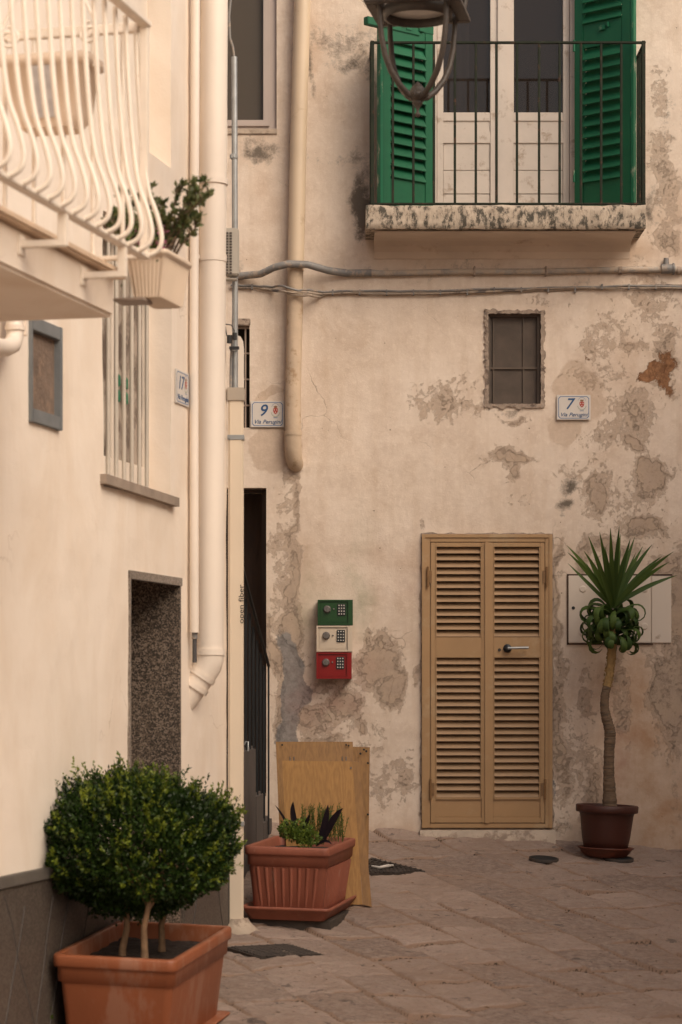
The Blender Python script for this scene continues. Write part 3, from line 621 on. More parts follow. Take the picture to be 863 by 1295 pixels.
# shutters
def shutter(hx, side, y_top_lo, upper):
    """hx hinge X on the wall, side -1 opens to the left"""
    ang = R(40); ex = V((side*math.cos(ang), -math.sin(ang), 0)); ez = V((0, 0, 1)); ey = V((side*math.sin(ang)*-1, -math.cos(ang), 0))
    o = V((hx, D-.02, 0)); W_ = .47; zb_ = zt+.03
    ztop = BZ(-150) if side > 0 else BZ(46)
    m = MB(); st = .075
    def bx(a0, a1, z0, z1, t0=-.018, t1=.018, bev=.003): m.obox(o, ex, ey, ez, (a0, t0, z0), (a1, t1, z1), bev)
    pl0 = zb_+.20; pl1 = BZ(62)-.02
    bx(0, st, zb_, ztop); bx(W_-st, W_, zb_, ztop); bx(st, W_-st, zb_, pl0, -.014, .014); bx(st, W_-st, pl1, min(ztop, pl1+.18), -.015, .015)
    secs = [(pl0, pl1)]
    if side > 0: secs.append((pl1+.18, ztop-.08)); bx(st, W_-st, ztop-.08, ztop, -.015, .015)
    for (a, b_) in secs:
        k = int((b_-a)/.072)
        for i in range(k):
            zc = a+(i+.5)*(b_-a)/k; t = MB(); t.box((st-.002, -.004, -.056), (W_-st+.002, .004, .056), .002)
            c_, s_ = math.cos(R(32)), math.sin(R(32))
            m.add([o+ex*p[0]+ey*(p[1]*c_+-p[2]*s_*-1*-1)+ez*(zc+p[2]*c_+p[1]*s_) for p in t.v], t.f)
    sh = m.build('shutter', M['green'], house)
    e = MB(); e.obox(o, ex, ey, ez, (W_-.002, -.021, zb_-.004), (W_+.022, .021, ztop+.004), .004); e.build('worn_edge', M['green_worn'], sh)
    h = MB()
    h.obox(o, ex, ey, ez, (W_*.45, .018, pl1+.10), (W_*.45+.05, .030, pl1+.135), .003); h.obox(o, ex, ey, ez, (W_*.6, .018, pl1+.115), (W_*.6+.012, .035, pl1+.15), .002)
    for zz in (zb_+.25, (zb_+ztop)/2, ztop-.25): h.tube([o+ez*(zz-.04)+ey*.02, o+ez*(zz+.04)+ey*.02], .009, 8)
    islands(h, 'latch', M['green_worn'], sh)
    if side < 0:
        u = MB(); u.obox(o, ex, ey, ez, (-.005, -.019, ztop+.002), (.13, .017, BZ(-150)), .003); u.obox(o, ex, ey, ez, (.10, .02, ztop-.0), (.145, .034, ztop+.13), .003); u.build('upper_stile', M['green'], sh)
        u = MB(); u.obox(o, ex, ey, ez, (.13, -.024, ztop-.03), (W_+.14, .024, ztop+.025), .004); u.build('top_rail', M['green'], sh)
    return sh
tag(shutter(BX(546), -1, 0, False), 'green louvred shutter cut off below the lamp'); tag(shutter(BX(728), 1, 0, True), 'tall green louvred shutter at the right of the balcony door')

# upper-left window
uw = MB(); yq = D+.06
bb(uw, 338, 349.5, 164, -120, yq-.03, yq+.03, .004); bb(uw, 262, 338, 164, 154, yq-.03, yq+.03, .004); bb(uw, 262, 270, 154, -120, yq-.03, yq+.03, .004)
bb(uw, 333, 341, 156, -120, yq-.045, yq-.028, .003); bb(uw, 262, 341, 159, 151, yq-.046, yq-.029, .003)
wn = uw.build('window', M['alu'], house)
g = MB(); bb(g, 268, 335, 155, -120, yq-.004, yq+.004, 0); g.build('glass_pane', M['glass_grey'], wn)
si_ = MB(); bb(si_, 262, 351, 170, 163, D-.012, D+.10, .004); si_.build('window_sill', M['mortar_lt'], wn)
mu = MB(); bb(mu, 317, 319.5, 155, -120, yq+.05, yq+.06, 0); mu.build('inner_stile', M['alu'], wn)
bl = MB(); 
for k, (a, b_, c, d) in enumerate(((296, 316, 110, 60), (304, 330, 140, 95))): bb(bl, a, b_, c, d, D+.30+.02*k, D+.32+.02*k, 0)
islands(bl, 'hanging_cloth', M['brown_in'], wn)

# small square window with rough mortar surround
def ragged(x0, x1, y0, y1, th, ya, yb, seed, amp=3):
    m = MB(); rr = random.Random(seed)
    def jit(): return rr.uniform(-amp, amp)
    # four ragged strips
    def strip(fa, fb, n):
        P0 = []; P1 = []
        for i in range(n+1):
            t_ = i/n; P0.append(fa(t_)); P1.append(fb(t_))
        f = []; vs = [V((BX(p[0]), ya, BZ(p[1]))) for p in P0]+[V((BX(p[0]), ya-.004*rr.random(), BZ(p[1]))) for p in P1]+[V((BX(p[0]), yb, BZ(p[1]))) for p in P0]+[V((BX(p[0]), yb, BZ(p[1]))) for p in P1]
        k = n+1
        for i in range(n): f += [(i, i+1, k+i+1, k+i), (i, 2*k+i, 2*k+i+1, i+1), (k+i, k+i+1, 3*k+i+1, 3*k+i)]
        m.add(vs, f)
    n = 22
    strip(lambda t_: (x0-th+(x1-x0+2*th)*t_, y0-th+jit()), lambda t_: (x0+(x1-x0)*t_, y0+jit()*.3), n)
    strip(lambda t_: (x0-th+(x1-x0+2*th)*t_, y1+th+jit()), lambda t_: (x0+(x1-x0)*t_, y1+jit()*.3), n)
    strip(lambda t_: (x0-th+jit(), y0-th+(y1-y0+2*th)*t_), lambda t_: (x0+jit()*.3, y0+(y1-y0)*t_), n*2)
    strip(lambda t_: (x1+th+jit(), y0-th+(y1-y0+2*th)*t_), lambda t_: (x1+jit()*.3, y0+(y1-y0)*t_), n*2)
    return m
sw = ragged(618, 684, 397, 511, 5, D-.016, D+.05, 3, 2.0).build('small_window', M['mortar'], house)
g = MB(); bb(g, 615, 688, 515, 394, D+.045, D+.05, 0); g.build('mesh_pane', mat('dusty_mesh', (.085, .062, .047), .7, .25, 10, .3, 300), sw)
g = MB()
for a in (624, 662): bb(g, a, a+1.6, 512, 397, D+.034, D+.042, 0)
bb(g, 619, 684, 466, 463.5, D+.032, D+.040, 0); bb(g, 616.5, 620.5, 512, 397, D+.02, D+.043, .002); bb(g, 680, 684, 512, 397, D+.02, D+.043, .002); bb(g, 619, 682, 400, 396.5, D+.02, D+.043, .002); bb(g, 619, 682, 513, 509.5, D+.02, D+.043, .002)
g.build('grille', mat('faded_grille', (.11, .082, .063), .8), sw)

# slit window half hidden by the street corner
g = MB(); bb(g, 290, 317, 542, 405, D+.15, D+.16, 0); sl_ = g.build('slit_window', M['dark_in'], house)
g = MB()
for y_ in (413, 445, 478, 511): bb(g, 294, 317, y_+2, y_, D+.03, D+.045, .002)
bb(g, 309.5, 311.5, 541, 405, D+.035, D+.042, 0); g.build('grille', mat('pale_grille', (.40, .31, .25), .7), sl_)
g = MB(); bb(g, 294, 317, 412, 403, D-.012, D+.1, .006); g.build('lintel', M['mortar'], sl_)

# stair doorway (dark, open)
g = MB(); g.box((BX(240), D+.50, CZ-1.2), (BX(336), D+.545, BZ(618))); dd = g.build('doorway', mat('dark_brown_door', (.035, .018, .010), .6), house)
g = MB(); bb(g, 331, 336.8, 1000, 617, D+.10, D+.14, .004); bb(g, 250, 331, 622, 617.4, D+.10, D+.14, .004); g.build('door_frame', M['brown_in'], dd)

# tan louvred door
dy = D-.005
fm = MB()
bb(fm, 535, 544, 1047, 677, dy-.02, dy+.06, .004); bb(fm, 689, 697, 1047, 677, dy-.02, dy+.06, .004); bb(fm, 544, 689, 686, 677, dy-.02, dy+.06, .004); bb(fm, 544, 689, 1047, 1041, dy-.02, dy+.06, .004)
bb(fm, 533.5, 538, 1047, 676, dy-.028, dy-.018, .003); bb(fm, 694, 698.5, 1047, 676, dy-.028, dy-.018, .003); bb(fm, 538, 694, 680.5, 676, dy-.028, dy-.018, .003)
door = fm.build('louvred_door', M['tan'], house)
for (a, b_, l0, l1) in ((544.5, 615.2, 551, 609), (616, 688.5, 624, 683)):
    lf = MB()
    bb(lf, a, l0, 1040.5, 686.5, dy-.024, dy+.012, .004); bb(lf, l1, b_, 1040.5, 686.5, dy-.024, dy+.012, .004)
    for (y1, y0) in ((692, 686.6), (832, 806), (1040.4, 1033)): bb(lf, l0, l1, y1, y0, dy-.023, dy+.012, .003)
    bb(lf, l0, l1, 1033, 1010, dy-.010, dy+.012, .002)
    bb(lf, l0-.2, l1+.2, 1011, 1008, dy-.022, dy+.012, .002)
    # glazing bead round each louvre field
    for (y1, y0) in ((806, 692), (1009, 832)):
        bb(lf, l0, l0+1.2, y1, y0, dy-.026, dy-.0, 0); bb(lf, l1-1.2, l1, y1, y0, dy-.026, dy-.0, 0)
    leaf = lf.build('door_leaf', M['tan'], door)
    ls = MB()
    for (y1, y0, n) in ((806, 692, 13), (1009, 832, 20)):
        for i in range(n):
            yc = y0+(i+.5)*(y1-y0)/n; c = V((BX((l0+l1)/2), dy-.002, BZ(yc)))
            ls.box(c-V((BX(l1-1)-BX(l0+1), .0044, .056))/2, c+V((BX(l1-1)-BX(l0+1), .0044, .056))/2, .0015, rot=Matrix.Rotation(R(-42+random.uniform(-1.5, 1.5)), 3, 'X'))
    ls.build('louvre_slats', M['tan_slat'], door)
bk = MB(); bb(bk, 536, 696, 1046, 678, D+.062, D+.095, 0); bk.build('dark_louvre_backing', mat('louvre_gap_shade', (.045, .025, .014), .8), door)  # dark brown backing sheet stands in for the shaded interior between the slats
cs = MB(); bb(cs, 612.8, 618.2, 1041, 686, dy-.036, dy-.0245, .003); cs.build('meeting_stile', M['tan'], door)
hd = MB(); c = V((BX(641.5), dy-.026, BZ(820))); rx = Matrix.Rotation(R(90), 3, 'X')
hd.lathe(c, [(.030, 0), (.030, .012), (.026, .018), (.012, .02), (.012, .045)], 24, mt=rx)
hd.build('handle_rose', M['black'], door)
hd = MB(); hd.tube([c+V((.0, -.045, 0)), c+V((.03, -.048, .001)), c+V((.09, -.046, .003)), c+V((.145, -.042, .003))], [.011, .009, .009, .010], 10); hd.build('door_handle', M['zinc'], door)
hd = MB(); hd.lathe(V((BX(631.5), dy-.0235, BZ(822))), [(.011, 0), (.011, .005)], 16, mt=rx); hd.build('keyhole_cover', M['lamp_in'], door)
for (hx_, hy_) in ((541, 730), (544.5, 998), (691, 730), (689, 998)):
    h = MB(); h.tube([V((BX(hx_), dy-.036, BZ(hy_+13))), V((BX(hx_), dy-.036, BZ(hy_-13)))], .008, 8); bb(h, hx_-1, hx_+5 if hx_ < 600 else hx_+1, hy_+8, hy_-8, dy-.032, dy-.018, .002)
    if hx_ > 600: bb(h, hx_-5, hx_, hy_+8, hy_-8, dy-.032, dy-.018, .002)
    h.build('hinge', mat('bronze_hinge', (.22, .12, .05), .4, .2, 20, .1) if 'bh' not in M else M['bh'], door)
# threshold under the door and ragged plaster edge around it
th = MB(); n = 60; vs = []; 
for i in range(n+1):
    x = BX(531)+(BX(702)-BX(531))*i/n
    zt_ = BZ(1048.5)-.002; zb2 = float(gz(x, D))-.03
    vs += [(x, D-.05-.012*float(vnoise(x*20, 1, 4)), zt_-.006), (x, D+.03, zt_), (x, D-.055-.02*float(vnoise(x*12, 4, 6)), zb2)]
fs = []
for i in range(n): a = i*3; b_ = a+3; fs += [(a, b_, b_+1, a+1), (a+2, b_+2, b_, a)]
th.add(vs, fs, smooth=True); th.build('door_threshold', M['mortar_lt'], house)
tag(ragged(535, 697.5, 677, 1044, 2.4, D-.012, D+.05, 9, 1.6).build('door_plaster_edge', M['mortar'], house))

# ---- things on the back wall
def on_wall_sign(o, ex, ey, ez, W_, H_, number, label, sq=1.0):
    """o = centre on the wall, ex right, ez up, ey out of the wall"""
    t = thing('house_number_sign', o, label, 'sign', 'enamelled house number signs')
    def put(mb, vs, fs, off): mb.add([o+ex*(p[0])+ez*(p[1])+ey*(off+p[2]) for p in vs], fs)
    m = MB(); m.obox(o, ex, ez, ey, (-W_/2, -H_/2, .004), (W_/2, H_/2, .012), .003); m.build('plate', M['enamel'], t)
    b_ = MB(); iw, ih, c, tk = W_/2-.011, H_/2-.010, .014, .0045
    def ring(iw, ih, c): return [(-iw+c, -ih), (iw-c, -ih), (iw, -ih+c), (iw, ih-c), (iw-c, ih), (-iw+c, ih), (-iw, ih-c), (-iw, -ih+c)]
    a = ring(iw, ih, c); d = ring(iw-tk, ih-tk, c*.9)
    vs = [(x, y, 0) for x, y in a]+[(x, y, 0) for x, y in d]; put(b_, vs, [(i, (i+1) % 8, 8+(i+1) % 8, 8+i) for i in range(8)], .0128); b_.build('border', M['bluelt'], t)
    nb = MB(); vs, fs = text(number, H_*.62 if len(number) < 2 else H_*.55, .25, off=.001); put(nb, [(p.x-W_*.14, p.y+H_*.12, p.z) for p in vs], fs, .0134); nb.build('number', M['blue'], t)
    nb = MB(); vs, fs = text('Via Perugini', H_*.21, .35, off=.0003); k = W_*.80/(max(p.x for p in vs)-min(p.x for p in vs)); put(nb, [(p.x*k, p.y-H_*.295, p.z) for p in vs], fs, .0134); nb.build('street_name', M['blue'], t)
    cx, cz_ = W_*.24, H_*.12; sh = MB()
    out = [(-.5, .5), (0, .58), (.5, .5), (.52, 0), (.33, -.42), (0, -.66), (-.33, -.42), (-.52, 0)]; kx, kz = W_*.075, H_*.19
    put(sh, [(cx+x*kx*2*.9, cz_+z*kz, 0) for x, z in out], [tuple(range(8))], .0132); crest = sh.build('crest', M['crest'], t)
    q = MB(); put(q, [(cx-kx*.55, cz_+kz*.60, 0), (cx+kx*.55, cz_+kz*.60, 0), (cx+kx*.75, cz_+kz*1.05, 0), (cx+kx*.25, cz_+kz*.9, 0), (cx, cz_+kz*1.1, 0), (cx-kx*.25, cz_+kz*.9, 0), (cx-kx*.75, cz_+kz*1.05, 0)], [tuple(range(7))], .0134); q.build('crown', M['crown'], crest)
    q = MB()
    for (x, z) in ((-.3, .15), (.3, .15), (0, -.2)): put(q, [(cx+(x+.13*math.cos(a))*kx*1.6, cz_+(z+.13*math.sin(a))*kz*1.3, 0) for a in [i*1.0472 for i in range(6)]], [tuple(range(6))], .0138)
    q.build('white_heads', M['enamel'], crest)
    q = MB()
    for i in range(15):
        a = R(200+i*10); x, z = cx+math.cos(a)*kx*1.75, cz_+math.sin(a)*kz*1.15+.0*kz
        put(q, [(x+.0035*math.cos(b2+a), z+.0022*math.sin(b2+a), 0) for b2 in (0, 1.57, 3.14, 4.71)], [(0, 1, 2, 3)], .0132)
    q.build('laurel_wreath', M['laurel'], crest)
    q = MB()
    for i in range(11):
        a = R(35+i*11); x, z = cx+math.cos(a)*kx*1.75, cz_+math.sin(a)*kz*1.35+.12*kz
        put(q, [(x-.002, z-.0018, 0), (x+.002, z-.0018, 0), (x+.002, z+.0018, 0), (x-.002, z+.0018, 0)], [(0, 1, 2, 3)], .0132)
    q.build('small_lettering', M['bluelt'], crest); q = MB()
    put(q, [(cx-kx*.8, cz_-kz*1.42, 0), (cx+kx*.8, cz_-kz*1.42, 0), (cx+kx*.8, cz_-kz*1.30, 0), (cx-kx*.8, cz_-kz*1.30, 0)], [(0, 1, 2, 3)], .0132)
    q.build('motto_line', M['bluelt'], crest)
    return t
EX, EYo, EZ = V((1, 0, 0)), V((0, -1, 0)), V((0, 0, 1))
on_wall_sign(V((BX(338.5), D-.004, BZ(524))), EX, EYo, EZ, .238, .186, '9', 'white enamel street sign reading 9 Via Perugini beside the cream drainpipe')
on_wall_sign(V((BX(725.5), D-.004, BZ(515.5))), EX, EYo, EZ, .238, .176, '7', 'white enamel street sign reading 7 Via Perugini above the tall spiky plant')
ss, sz_ = Lp(228, 491); on_wall_sign(LW(ss, .002, sz_), V((-UX, -UY, 0)), V((NX, NY, 0)), EZ, .235, .178, '17', 'narrow looking sign reading 17 on the white house wall beside the downpipe')

def key_safe(x0, x1, y0, y1, m, label, dx=0):
    c = V((BX((x0+x1)/2), D-.0, BZ(y1))); t = thing('key_safe', c, label, 'safe', 'small wall safes stacked in green white and red')
    a0, a1, z0, z1 = BX(x0, D-.13), BX(x1, D-.13), BZ(y1, D-.13), BZ(y0, D-.13)
    yf = D-.13
    b = MB(); b.box((a0, yf, z0), (a1, D+.0, z1), .003)
    fw = a1-a0
    # raised rim round the recessed door
    dx0, dx1, dz0, dz1 = a0+.012, a1-.034, z0+.014, z1-.012
    b.box((a0, yf-.010, z0), (dx0, yf+.002, z1), .0015); b.box((dx1, yf-.010, z0), (a1, yf+.002, z1), .0015); b.box((dx0, yf-.010, z0), (dx1, yf+.002, dz0), .0015); b.box((dx0, yf-.010, dz1), (dx1, yf+.002, z1), .0015)
    bo = b.build('case', m, t)
    d = MB(); d.box((dx0+.005, yf-.003, dz0+.005), (dx1-.005, yf+.001, dz1-.005), .002); d.build('door', m, t)
    rx = Matrix.Rotation(R(90), 3, 'X')
    kc = V((a0+fw*.27, yf-.0045, z0+(z1-z0)*.62)); k = MB(); k.lathe(kc, [(.027, 0), (.027, .005), (.024, .008), (.022, .009), (.021, .018), (.019, .020)], 28, mt=rx); k.box(kc+V((-.004, -.030, -.019)), kc+V((.004, -.019, .019)), .002, rot=Matrix.Rotation(R(random.uniform(-12, 12)), 3, 'Y')); k.build('knob', M['knob'], t)
    k = MB(); k.lathe(V((a0+fw*.455, yf-.0045, z0+(z1-z0)*.63)), [(.006, 0), (.006, .004), (.003, .005)], 12, mt=rx); k.build('lock', M['knob'], t)
    p0 = V((a0+fw*.56, yf-.011, z0+(z1-z0)*.37)); pw, ph = fw*.235, (z1-z0)*.47
    k = MB(); k.box(p0, p0+V((pw, .008, ph)), .0035); kp = k.build('keypad', M['black'], t)
    k = MB()
    for i in range(3):
        for j in range(4):
            q = p0+V((pw*(.2+.3*i), 0, ph*(.14+.24*j))); k.box(q+V((-.0045, -.003, -.0045)), q+V((.0045, .001, .0045)), .0012)
    k.build('keys', M['key'], kp)
key_safe(402, 446.5, 758.5, 790.5, M['safe_g'], 'dark green safe with dial and keypad, topmost on the wall')
key_safe(400.5, 446, 791.3, 824.3, M['safe_w'], 'cream white safe between the green and red ones')
key_safe(400.3, 445, 825.2, 858.5, M['safe_r'], 'red safe at the bottom of the stack')

# meter cupboard
t = thing('meter_cupboard', (BX(784), D, BZ(814)), 'flat cream metal cupboard door behind the tall spiky plant', 'cupboard')
m = MB(); bb(m, 719, 823, 813, 728, D-.018, D+.02, .003); p_ = m.build('cupboard_door', M['metal_panel'], t)
m = MB(); bb(m, 717, 719.6, 815, 727, D-.010, D+.02, 0); bb(m, 717, 826, 815.5, 813.6, D-.010, D+.02, 0); bb(m, 717, 850, 728, 726, D-.011, D+.02, 0); m.build('dark_gap', mat('rusty_gap', (.08, .05, .035), .9, .3, 30), t)
m = MB(); bb(m, 824, 849, 813, 728.5, D-.012, D+.02, .003); m.build('side_panel', M['metal_panel'], t)
m = MB(); m.lathe(V((BX(725), D-.0175, BZ(769))), [(.012, 0), (.012, .003)], 16, mt=Matrix.Rotation(R(90), 3, 'X')); m.build('lock_hole', M['black'], t)
for (a, b_) in ((737, 745), (815, 745), (815, 792), (737, 800)):
    m = MB(); m.lathe(V((BX(a), D-.0175, BZ(b_))), [(.025, 0), (.025, .002), (.018, .004)], 20, mt=Matrix.Rotation(R(90), 3, 'X')); m.build('round_stud', M['metal_panel'], t)

# drainpipe
def ppath(l, z=D): return [P(a, b, c if c else z) for a, b, c in l]
t = thing('drainpipe', P(371, 590, D-.05), 'cream and limewashed drainpipe ending in an elbow beside the number 9 sign', 'drainpipe')
m = MB(); m.tube([V((BX(384), D-.075, BZ(-150))), V((BX(383), D-.075, BZ(0))), V((BX(378), D-.075, BZ(180))), V((BX(374.5), D-.075, BZ(345)))], .058, 20); m.build('upper_pipe', M['cream_pipe'], t)
m = MB(); m.tube([V((BX(374.3), D-.072, BZ(344))), V((BX(373), D-.070, BZ(420))), V((BX(371), D-.066, BZ(500))), V((BX(371), D-.064, BZ(556)))], .055, 20); m.build('lower_pipe', M['lime_pipe'], t)
m = MB(); m.tube([V((BX(371), D-.064, BZ(549))), V((BX(371), D-.062, BZ(566))), V((BX(372), D-.045, BZ(580))), V((BX(374), D-.01, BZ(587))), V((BX(375), D+.04, BZ(590)))], [.060, .060, .059, .056, .05], 20); m.tube([V((BX(371), D-.064, BZ(552))), V((BX(371), D-.064, BZ(547)))], .063, 20); m.build('elbow', M['lime_pipe'], t)
# water/gas conduit and cables
t = thing('wall_conduit', (BX(580), D, BZ(347)), 'thick grey pipe running along the wall under the balcony', 'pipe')
m = MB(); l = [(292, 349.5), (303, 350), (330, 349), (348, 343), (365, 338.5), (390, 339.5), (415, 344.5), (440, 346.5), (470, 346)]
m.tube([V((BX(a), D-.028-(.125 if 345 < a < 400 else .05 if a in (330, 415) else 0), BZ(b_))) for a, b_ in l], .026, 12); m.build('dark_pipe', M['conduit'], t)
m = MB(); m.tube([V((BX(468), D-.028, BZ(345.5)))]+[V((BX(a), D-.024, BZ(346.3-(a-468)*.012+.5*math.sin(a*.03)))) for a in range(480, 900, 14)]+[V((BX(910), D-.024, BZ(341)))], .022, 12); m.build('pale_pipe', mat('limewashed_conduit', (.36, .32, .28), .8, .25, 12, .3, 30, dirt=(.46, .37, .29), dscale=14, dthr=.48), t)
m = MB(); c = V((BX(842), D-.03, BZ(341))); m.tube([c-V((.035, 0, 0)), c+V((.06, 0, 0))], .034, 12); m.tube([c+V((.0, 0, .02)), c+V((0, 0, .075))], [.022, .018], 10); m.tube([c+V((.045, 0, 0)), c+V((.055, 0, 0))], .042, 12); m.build('valve', M['conduit'], t)
for a in (784, 858, 600, 690): 
    m = MB(); m.tube([V((BX(a), D-.024, BZ(343))) - V((.012, 0, 0)), V((BX(a), D-.024, BZ(343)))+V((.012, 0, 0))], .029, 12) if a > 700 else m.box((BX(a)-.006, D-.052, BZ(350)), (BX(a)+.006, D, BZ(338)), .002)
    m.build('clamp', M['mortar'], t)
t = thing('wall_cables', (BX(580), D, BZ(368)), 'thin sagging cables clipped along the wall below the grey pipe', 'cable')
for k, (l, r_) in enumerate(((((292, 364), (325, 364.5), (345, 368), (375, 378), (395, 378), (420, 372), (470, 371), (560, 370.5), (660, 368), (700, 367), (800, 362), (900, 361)), .009),
        (((292, 361.5), (320, 362), (350, 364), (378, 372), (392, 371), (440, 368.5), (520, 369), (640, 366), (720, 364.5), (805, 362), (900, 364.5)), .008), (((330, 366), (372, 375), (390, 374.5), (430, 371.5), (500, 373), (600, 370.8), (700, 365.5), (812, 365), (900, 366)), .006))):
    m = MB(); pp = []
    for (a, b_), (c, d) in zip(l[:-1], l[1:]):
        for i in range(6): q = i/6; pp.append(V((BX(a+(c-a)*q), D-.016-.006*k-(.135*min(1, max(0, (30-abs((a+(c-a)*q)-376))/14))), BZ(b_+(d-b_)*(q*q*(3-2*q))+.4*math.sin(i*1.4+a)))))
    m.tube(pp, r_, 7); m.build('cable', M['cable'] if k != 1 else M['conduit'], t)
m = MB()
for a in range(318, 863, 34):
    b_ = 363 if a < 340 else 370 if a < 600 else 367 if a < 740 else 363
    if 350 < a < 410: continue
    bb(m, a, a+2.2, b_+4, b_-3, D-.034, D-.002, .002)
islands(m, 'cable_clip', M['conduit'], t)

# ================================================================== STAIRS beside the corner
zs = lambda a, b_, z: P(a, b_, z)
t = thing('stone_stairs', (-.75, 15.6, float(gz(-.75, 15.6))), 'dark side stairs rising behind the white house corner with black iron railing', 'stairs')
def sp(z): return -.505-(16.5-z)*.060     # X of the stair's street edge at depth z
ck = MB()
g0 = CZ-1.5
def cheek(z0, z1, top, th=.16):
    vs = [(sp(z0)-th, z0, g0), (sp(z0), z0, g0), (sp(z1), z1, g0), (sp(z1)-th, z1, g0), (sp(z0)-th, z0, top), (sp(z0), z0, top), (sp(z1), z1, top), (sp(z1)-th, z1, top)]
    bm = bmesh.new(); q = [bm.verts.new(p) for p in vs]
    for f in ((0, 3, 2, 1), (4, 5, 6, 7), (0, 1, 5, 4), (1, 2, 6, 5), (2, 3, 7, 6), (3, 0, 4, 7)): bm.faces.new([q[i] for i in f])
    bmesh.ops.bevel(bm, geom=bm.edges[:], offset=.02, segments=3, affect='EDGES'); bm.verts.index_update()
    ck.add([v_.co.copy() for v_ in bm.verts], [[v_.index for v_ in f.verts] for f in bm.faces]); bm.free()
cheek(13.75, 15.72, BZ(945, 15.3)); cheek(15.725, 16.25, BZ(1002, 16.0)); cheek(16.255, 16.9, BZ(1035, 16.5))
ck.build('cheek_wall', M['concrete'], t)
st_ = MB()
for i in range(7): 
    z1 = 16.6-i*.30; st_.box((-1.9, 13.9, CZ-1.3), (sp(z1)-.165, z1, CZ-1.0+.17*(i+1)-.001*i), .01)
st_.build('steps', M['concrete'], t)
ra = MB()
top = [P(312, 739, 15.0), P(340, 842, 16.5)]
ra.tube([P(300, 690, 14.4), top[0], top[1]], .011, 8); ra.box(P(341, 1000, 16.5)-V((.012, .012, .3)), P(341, 842, 16.5)+V((.0, .012, .0)), .003)
for i in range(9):
    q = i/8; z = 14.5+2.0*q; x = sp(z)-.02; zt_ = top[0].z+(top[1].z-top[0].z)*(z-15)/1.5
    ra.box((x-.009, z-.009, CZ-1.1), (x+.009, z+.009, zt_), .002)
ra.build('railing', M['ironblack'], t)
m = MB(); m.tube([P(309, 942, 15.1), P(311, 938, 15.1), P(314, 938, 15.1), P(314, 950, 15.1)], .006, 6); m.build('bracket', M['zinc'], t)
# ================================================================== HOUSE ACROSS THE STREET (out of frame; added and sized to shade the street)
oh = thing('shading_house', (4.6, 12, CZ-1.4), 'unseen plain pale house added on the right to shade the street', 'house')
m = MB(); m.box((4.3, 4.6, CZ-3), (9, 16.3, CZ+4.3)); m.build('wall', M['white'], oh)
m = MB(); m.box((4.2, 4.5, CZ+4.3), (9.1, 16.4, CZ+4.45), .02); m.build('roof', M['roof'], oh)
# ================================================================== LEFT HOUSE
lh = thing('white_house', LW(2, 0, CZ-1.5), 'smooth white house along the left side with a balcony and grey stone base', 'house')
def lfn(a, b, o): return LW(a, o, b)
# door opening, window niche, small window
s_dr0, _ = Lp(228, 725); s_dr1, _ = Lp(164, 725); z_dr = Lp(228, 731)[1]
s_w0, z_w0 = Lp(216, 636); s_w1, _ = Lp(131, 610); z_w1 = CZ+2.25
s_q0, z_q1 = Lp(74, 416); s_q1, _ = Lp(37, 405); z_q0 = Lp(66, 541)[1]
z_u1 = CZ+6.2
holes = [(s_dr0, s_dr1, CZ-1.45, z_dr, .32), (s_w0, s_w1, z_w0, z_w1, .14), (s_w0, s_w1+.25, z_w1+.42, CZ+5.6, .14), (s_q0, s_q1, z_q0, z_q1, .05)]
lw = wall_sheet('wall', lfn, 0, 12, CZ-2.2, CZ+6.6, holes, .06, {'tone': lambda A, B: A*0}, M['white'], lh, .010, fine=(0, 4.6, CZ-1.6, CZ+5)); localise(lw, lh)
eu, en = V((UX, UY, 0)), V((NX, NY, 0)); oc = V((CX, CY, 0))
m = MB(); m.obox(oc, eu, en, EZ, (.0, -6, CZ-2.2), (12, -.34, CZ+6.6)); m.obox(oc, eu, en, EZ, (.0, -.34, CZ-2.2), (.05, -.006, CZ+6.6), 0); m.obox(oc, eu, en, EZ, (11.9, -.34, CZ-2.2), (12, -.01, CZ+6.6)); m.build('body', M['white'], lh)
m = MB(); m.obox(oc, eu, en, EZ, (-.08, -6, CZ+6.6), (12.1, .12, CZ+6.75), .01); m.build('roof', M['roof'], lh)
# door: granite-lined jambs, dark leaf
m = MB(); jd = .016
m.obox(oc, eu, en, EZ, (s_dr0-.0, -.30, CZ-1.5), (s_dr0+.022, .006, z_dr-.004), .002)
jam = m.build('door', M['granite'], lh)
m = MB(); m.obox(oc, eu, en, EZ, (s_dr0-.012, -.02, z_dr-.042), (s_dr1+.022, .010, z_dr), .002); m.obox(oc, eu, en, EZ, (s_dr1-.002, -.28, CZ-1.5), (s_dr1+.022, .009, z_dr-.002), .002); m.build('door_surround', M['granite_lt'], jam)
m = MB(); m.obox(oc, eu, en, EZ, (s_dr0+.024, -.30, CZ-1.5), (s_dr1-.004, -.26, z_dr-.06), .002); m.build('door_leaf', M['brown_in'], jam)
# dado with incised diagonal joints
zd = Lp(3, 1108)[1]
def dado(a, b_):
    m = MB(); m.obox(oc, eu, en, EZ, (a, -.02, CZ-2.1), (b_, .022, zd-.05), .002); o = m.build('stone_dado', M['dado'], lh)
    m = MB(); m.obox(oc, eu, en, EZ, (a, -.02, zd-.05), (b_, .034, zd), .006); m.build('dado_cap', mat('dado_cap_grey', (.11, .095, .08), .7, .15, 8, .2), o)
    m = MB(); rr = random.Random(4); s = a+.05
    while s < b_-.1:
        d = rr.uniform(.25, .42)*rr.choice((-1, 1)); s2 = min(max(s+d, a+.02), b_-.02); z0, z1 = zd-.05-rr.uniform(0, .1), zd-.75+rr.uniform(-.15, .1)
        pp = [LW(s+(s2-s)*q+.012*rr.uniform(-1, 1), .021, z0+(z1-z0)*q) for q in (0, .2, .4, .6, .8, 1)]
        m.tube(pp, .0045, 6); s += rr.uniform(.18, .34)
    m.build('dado_joints', M['dado_joint'], o)
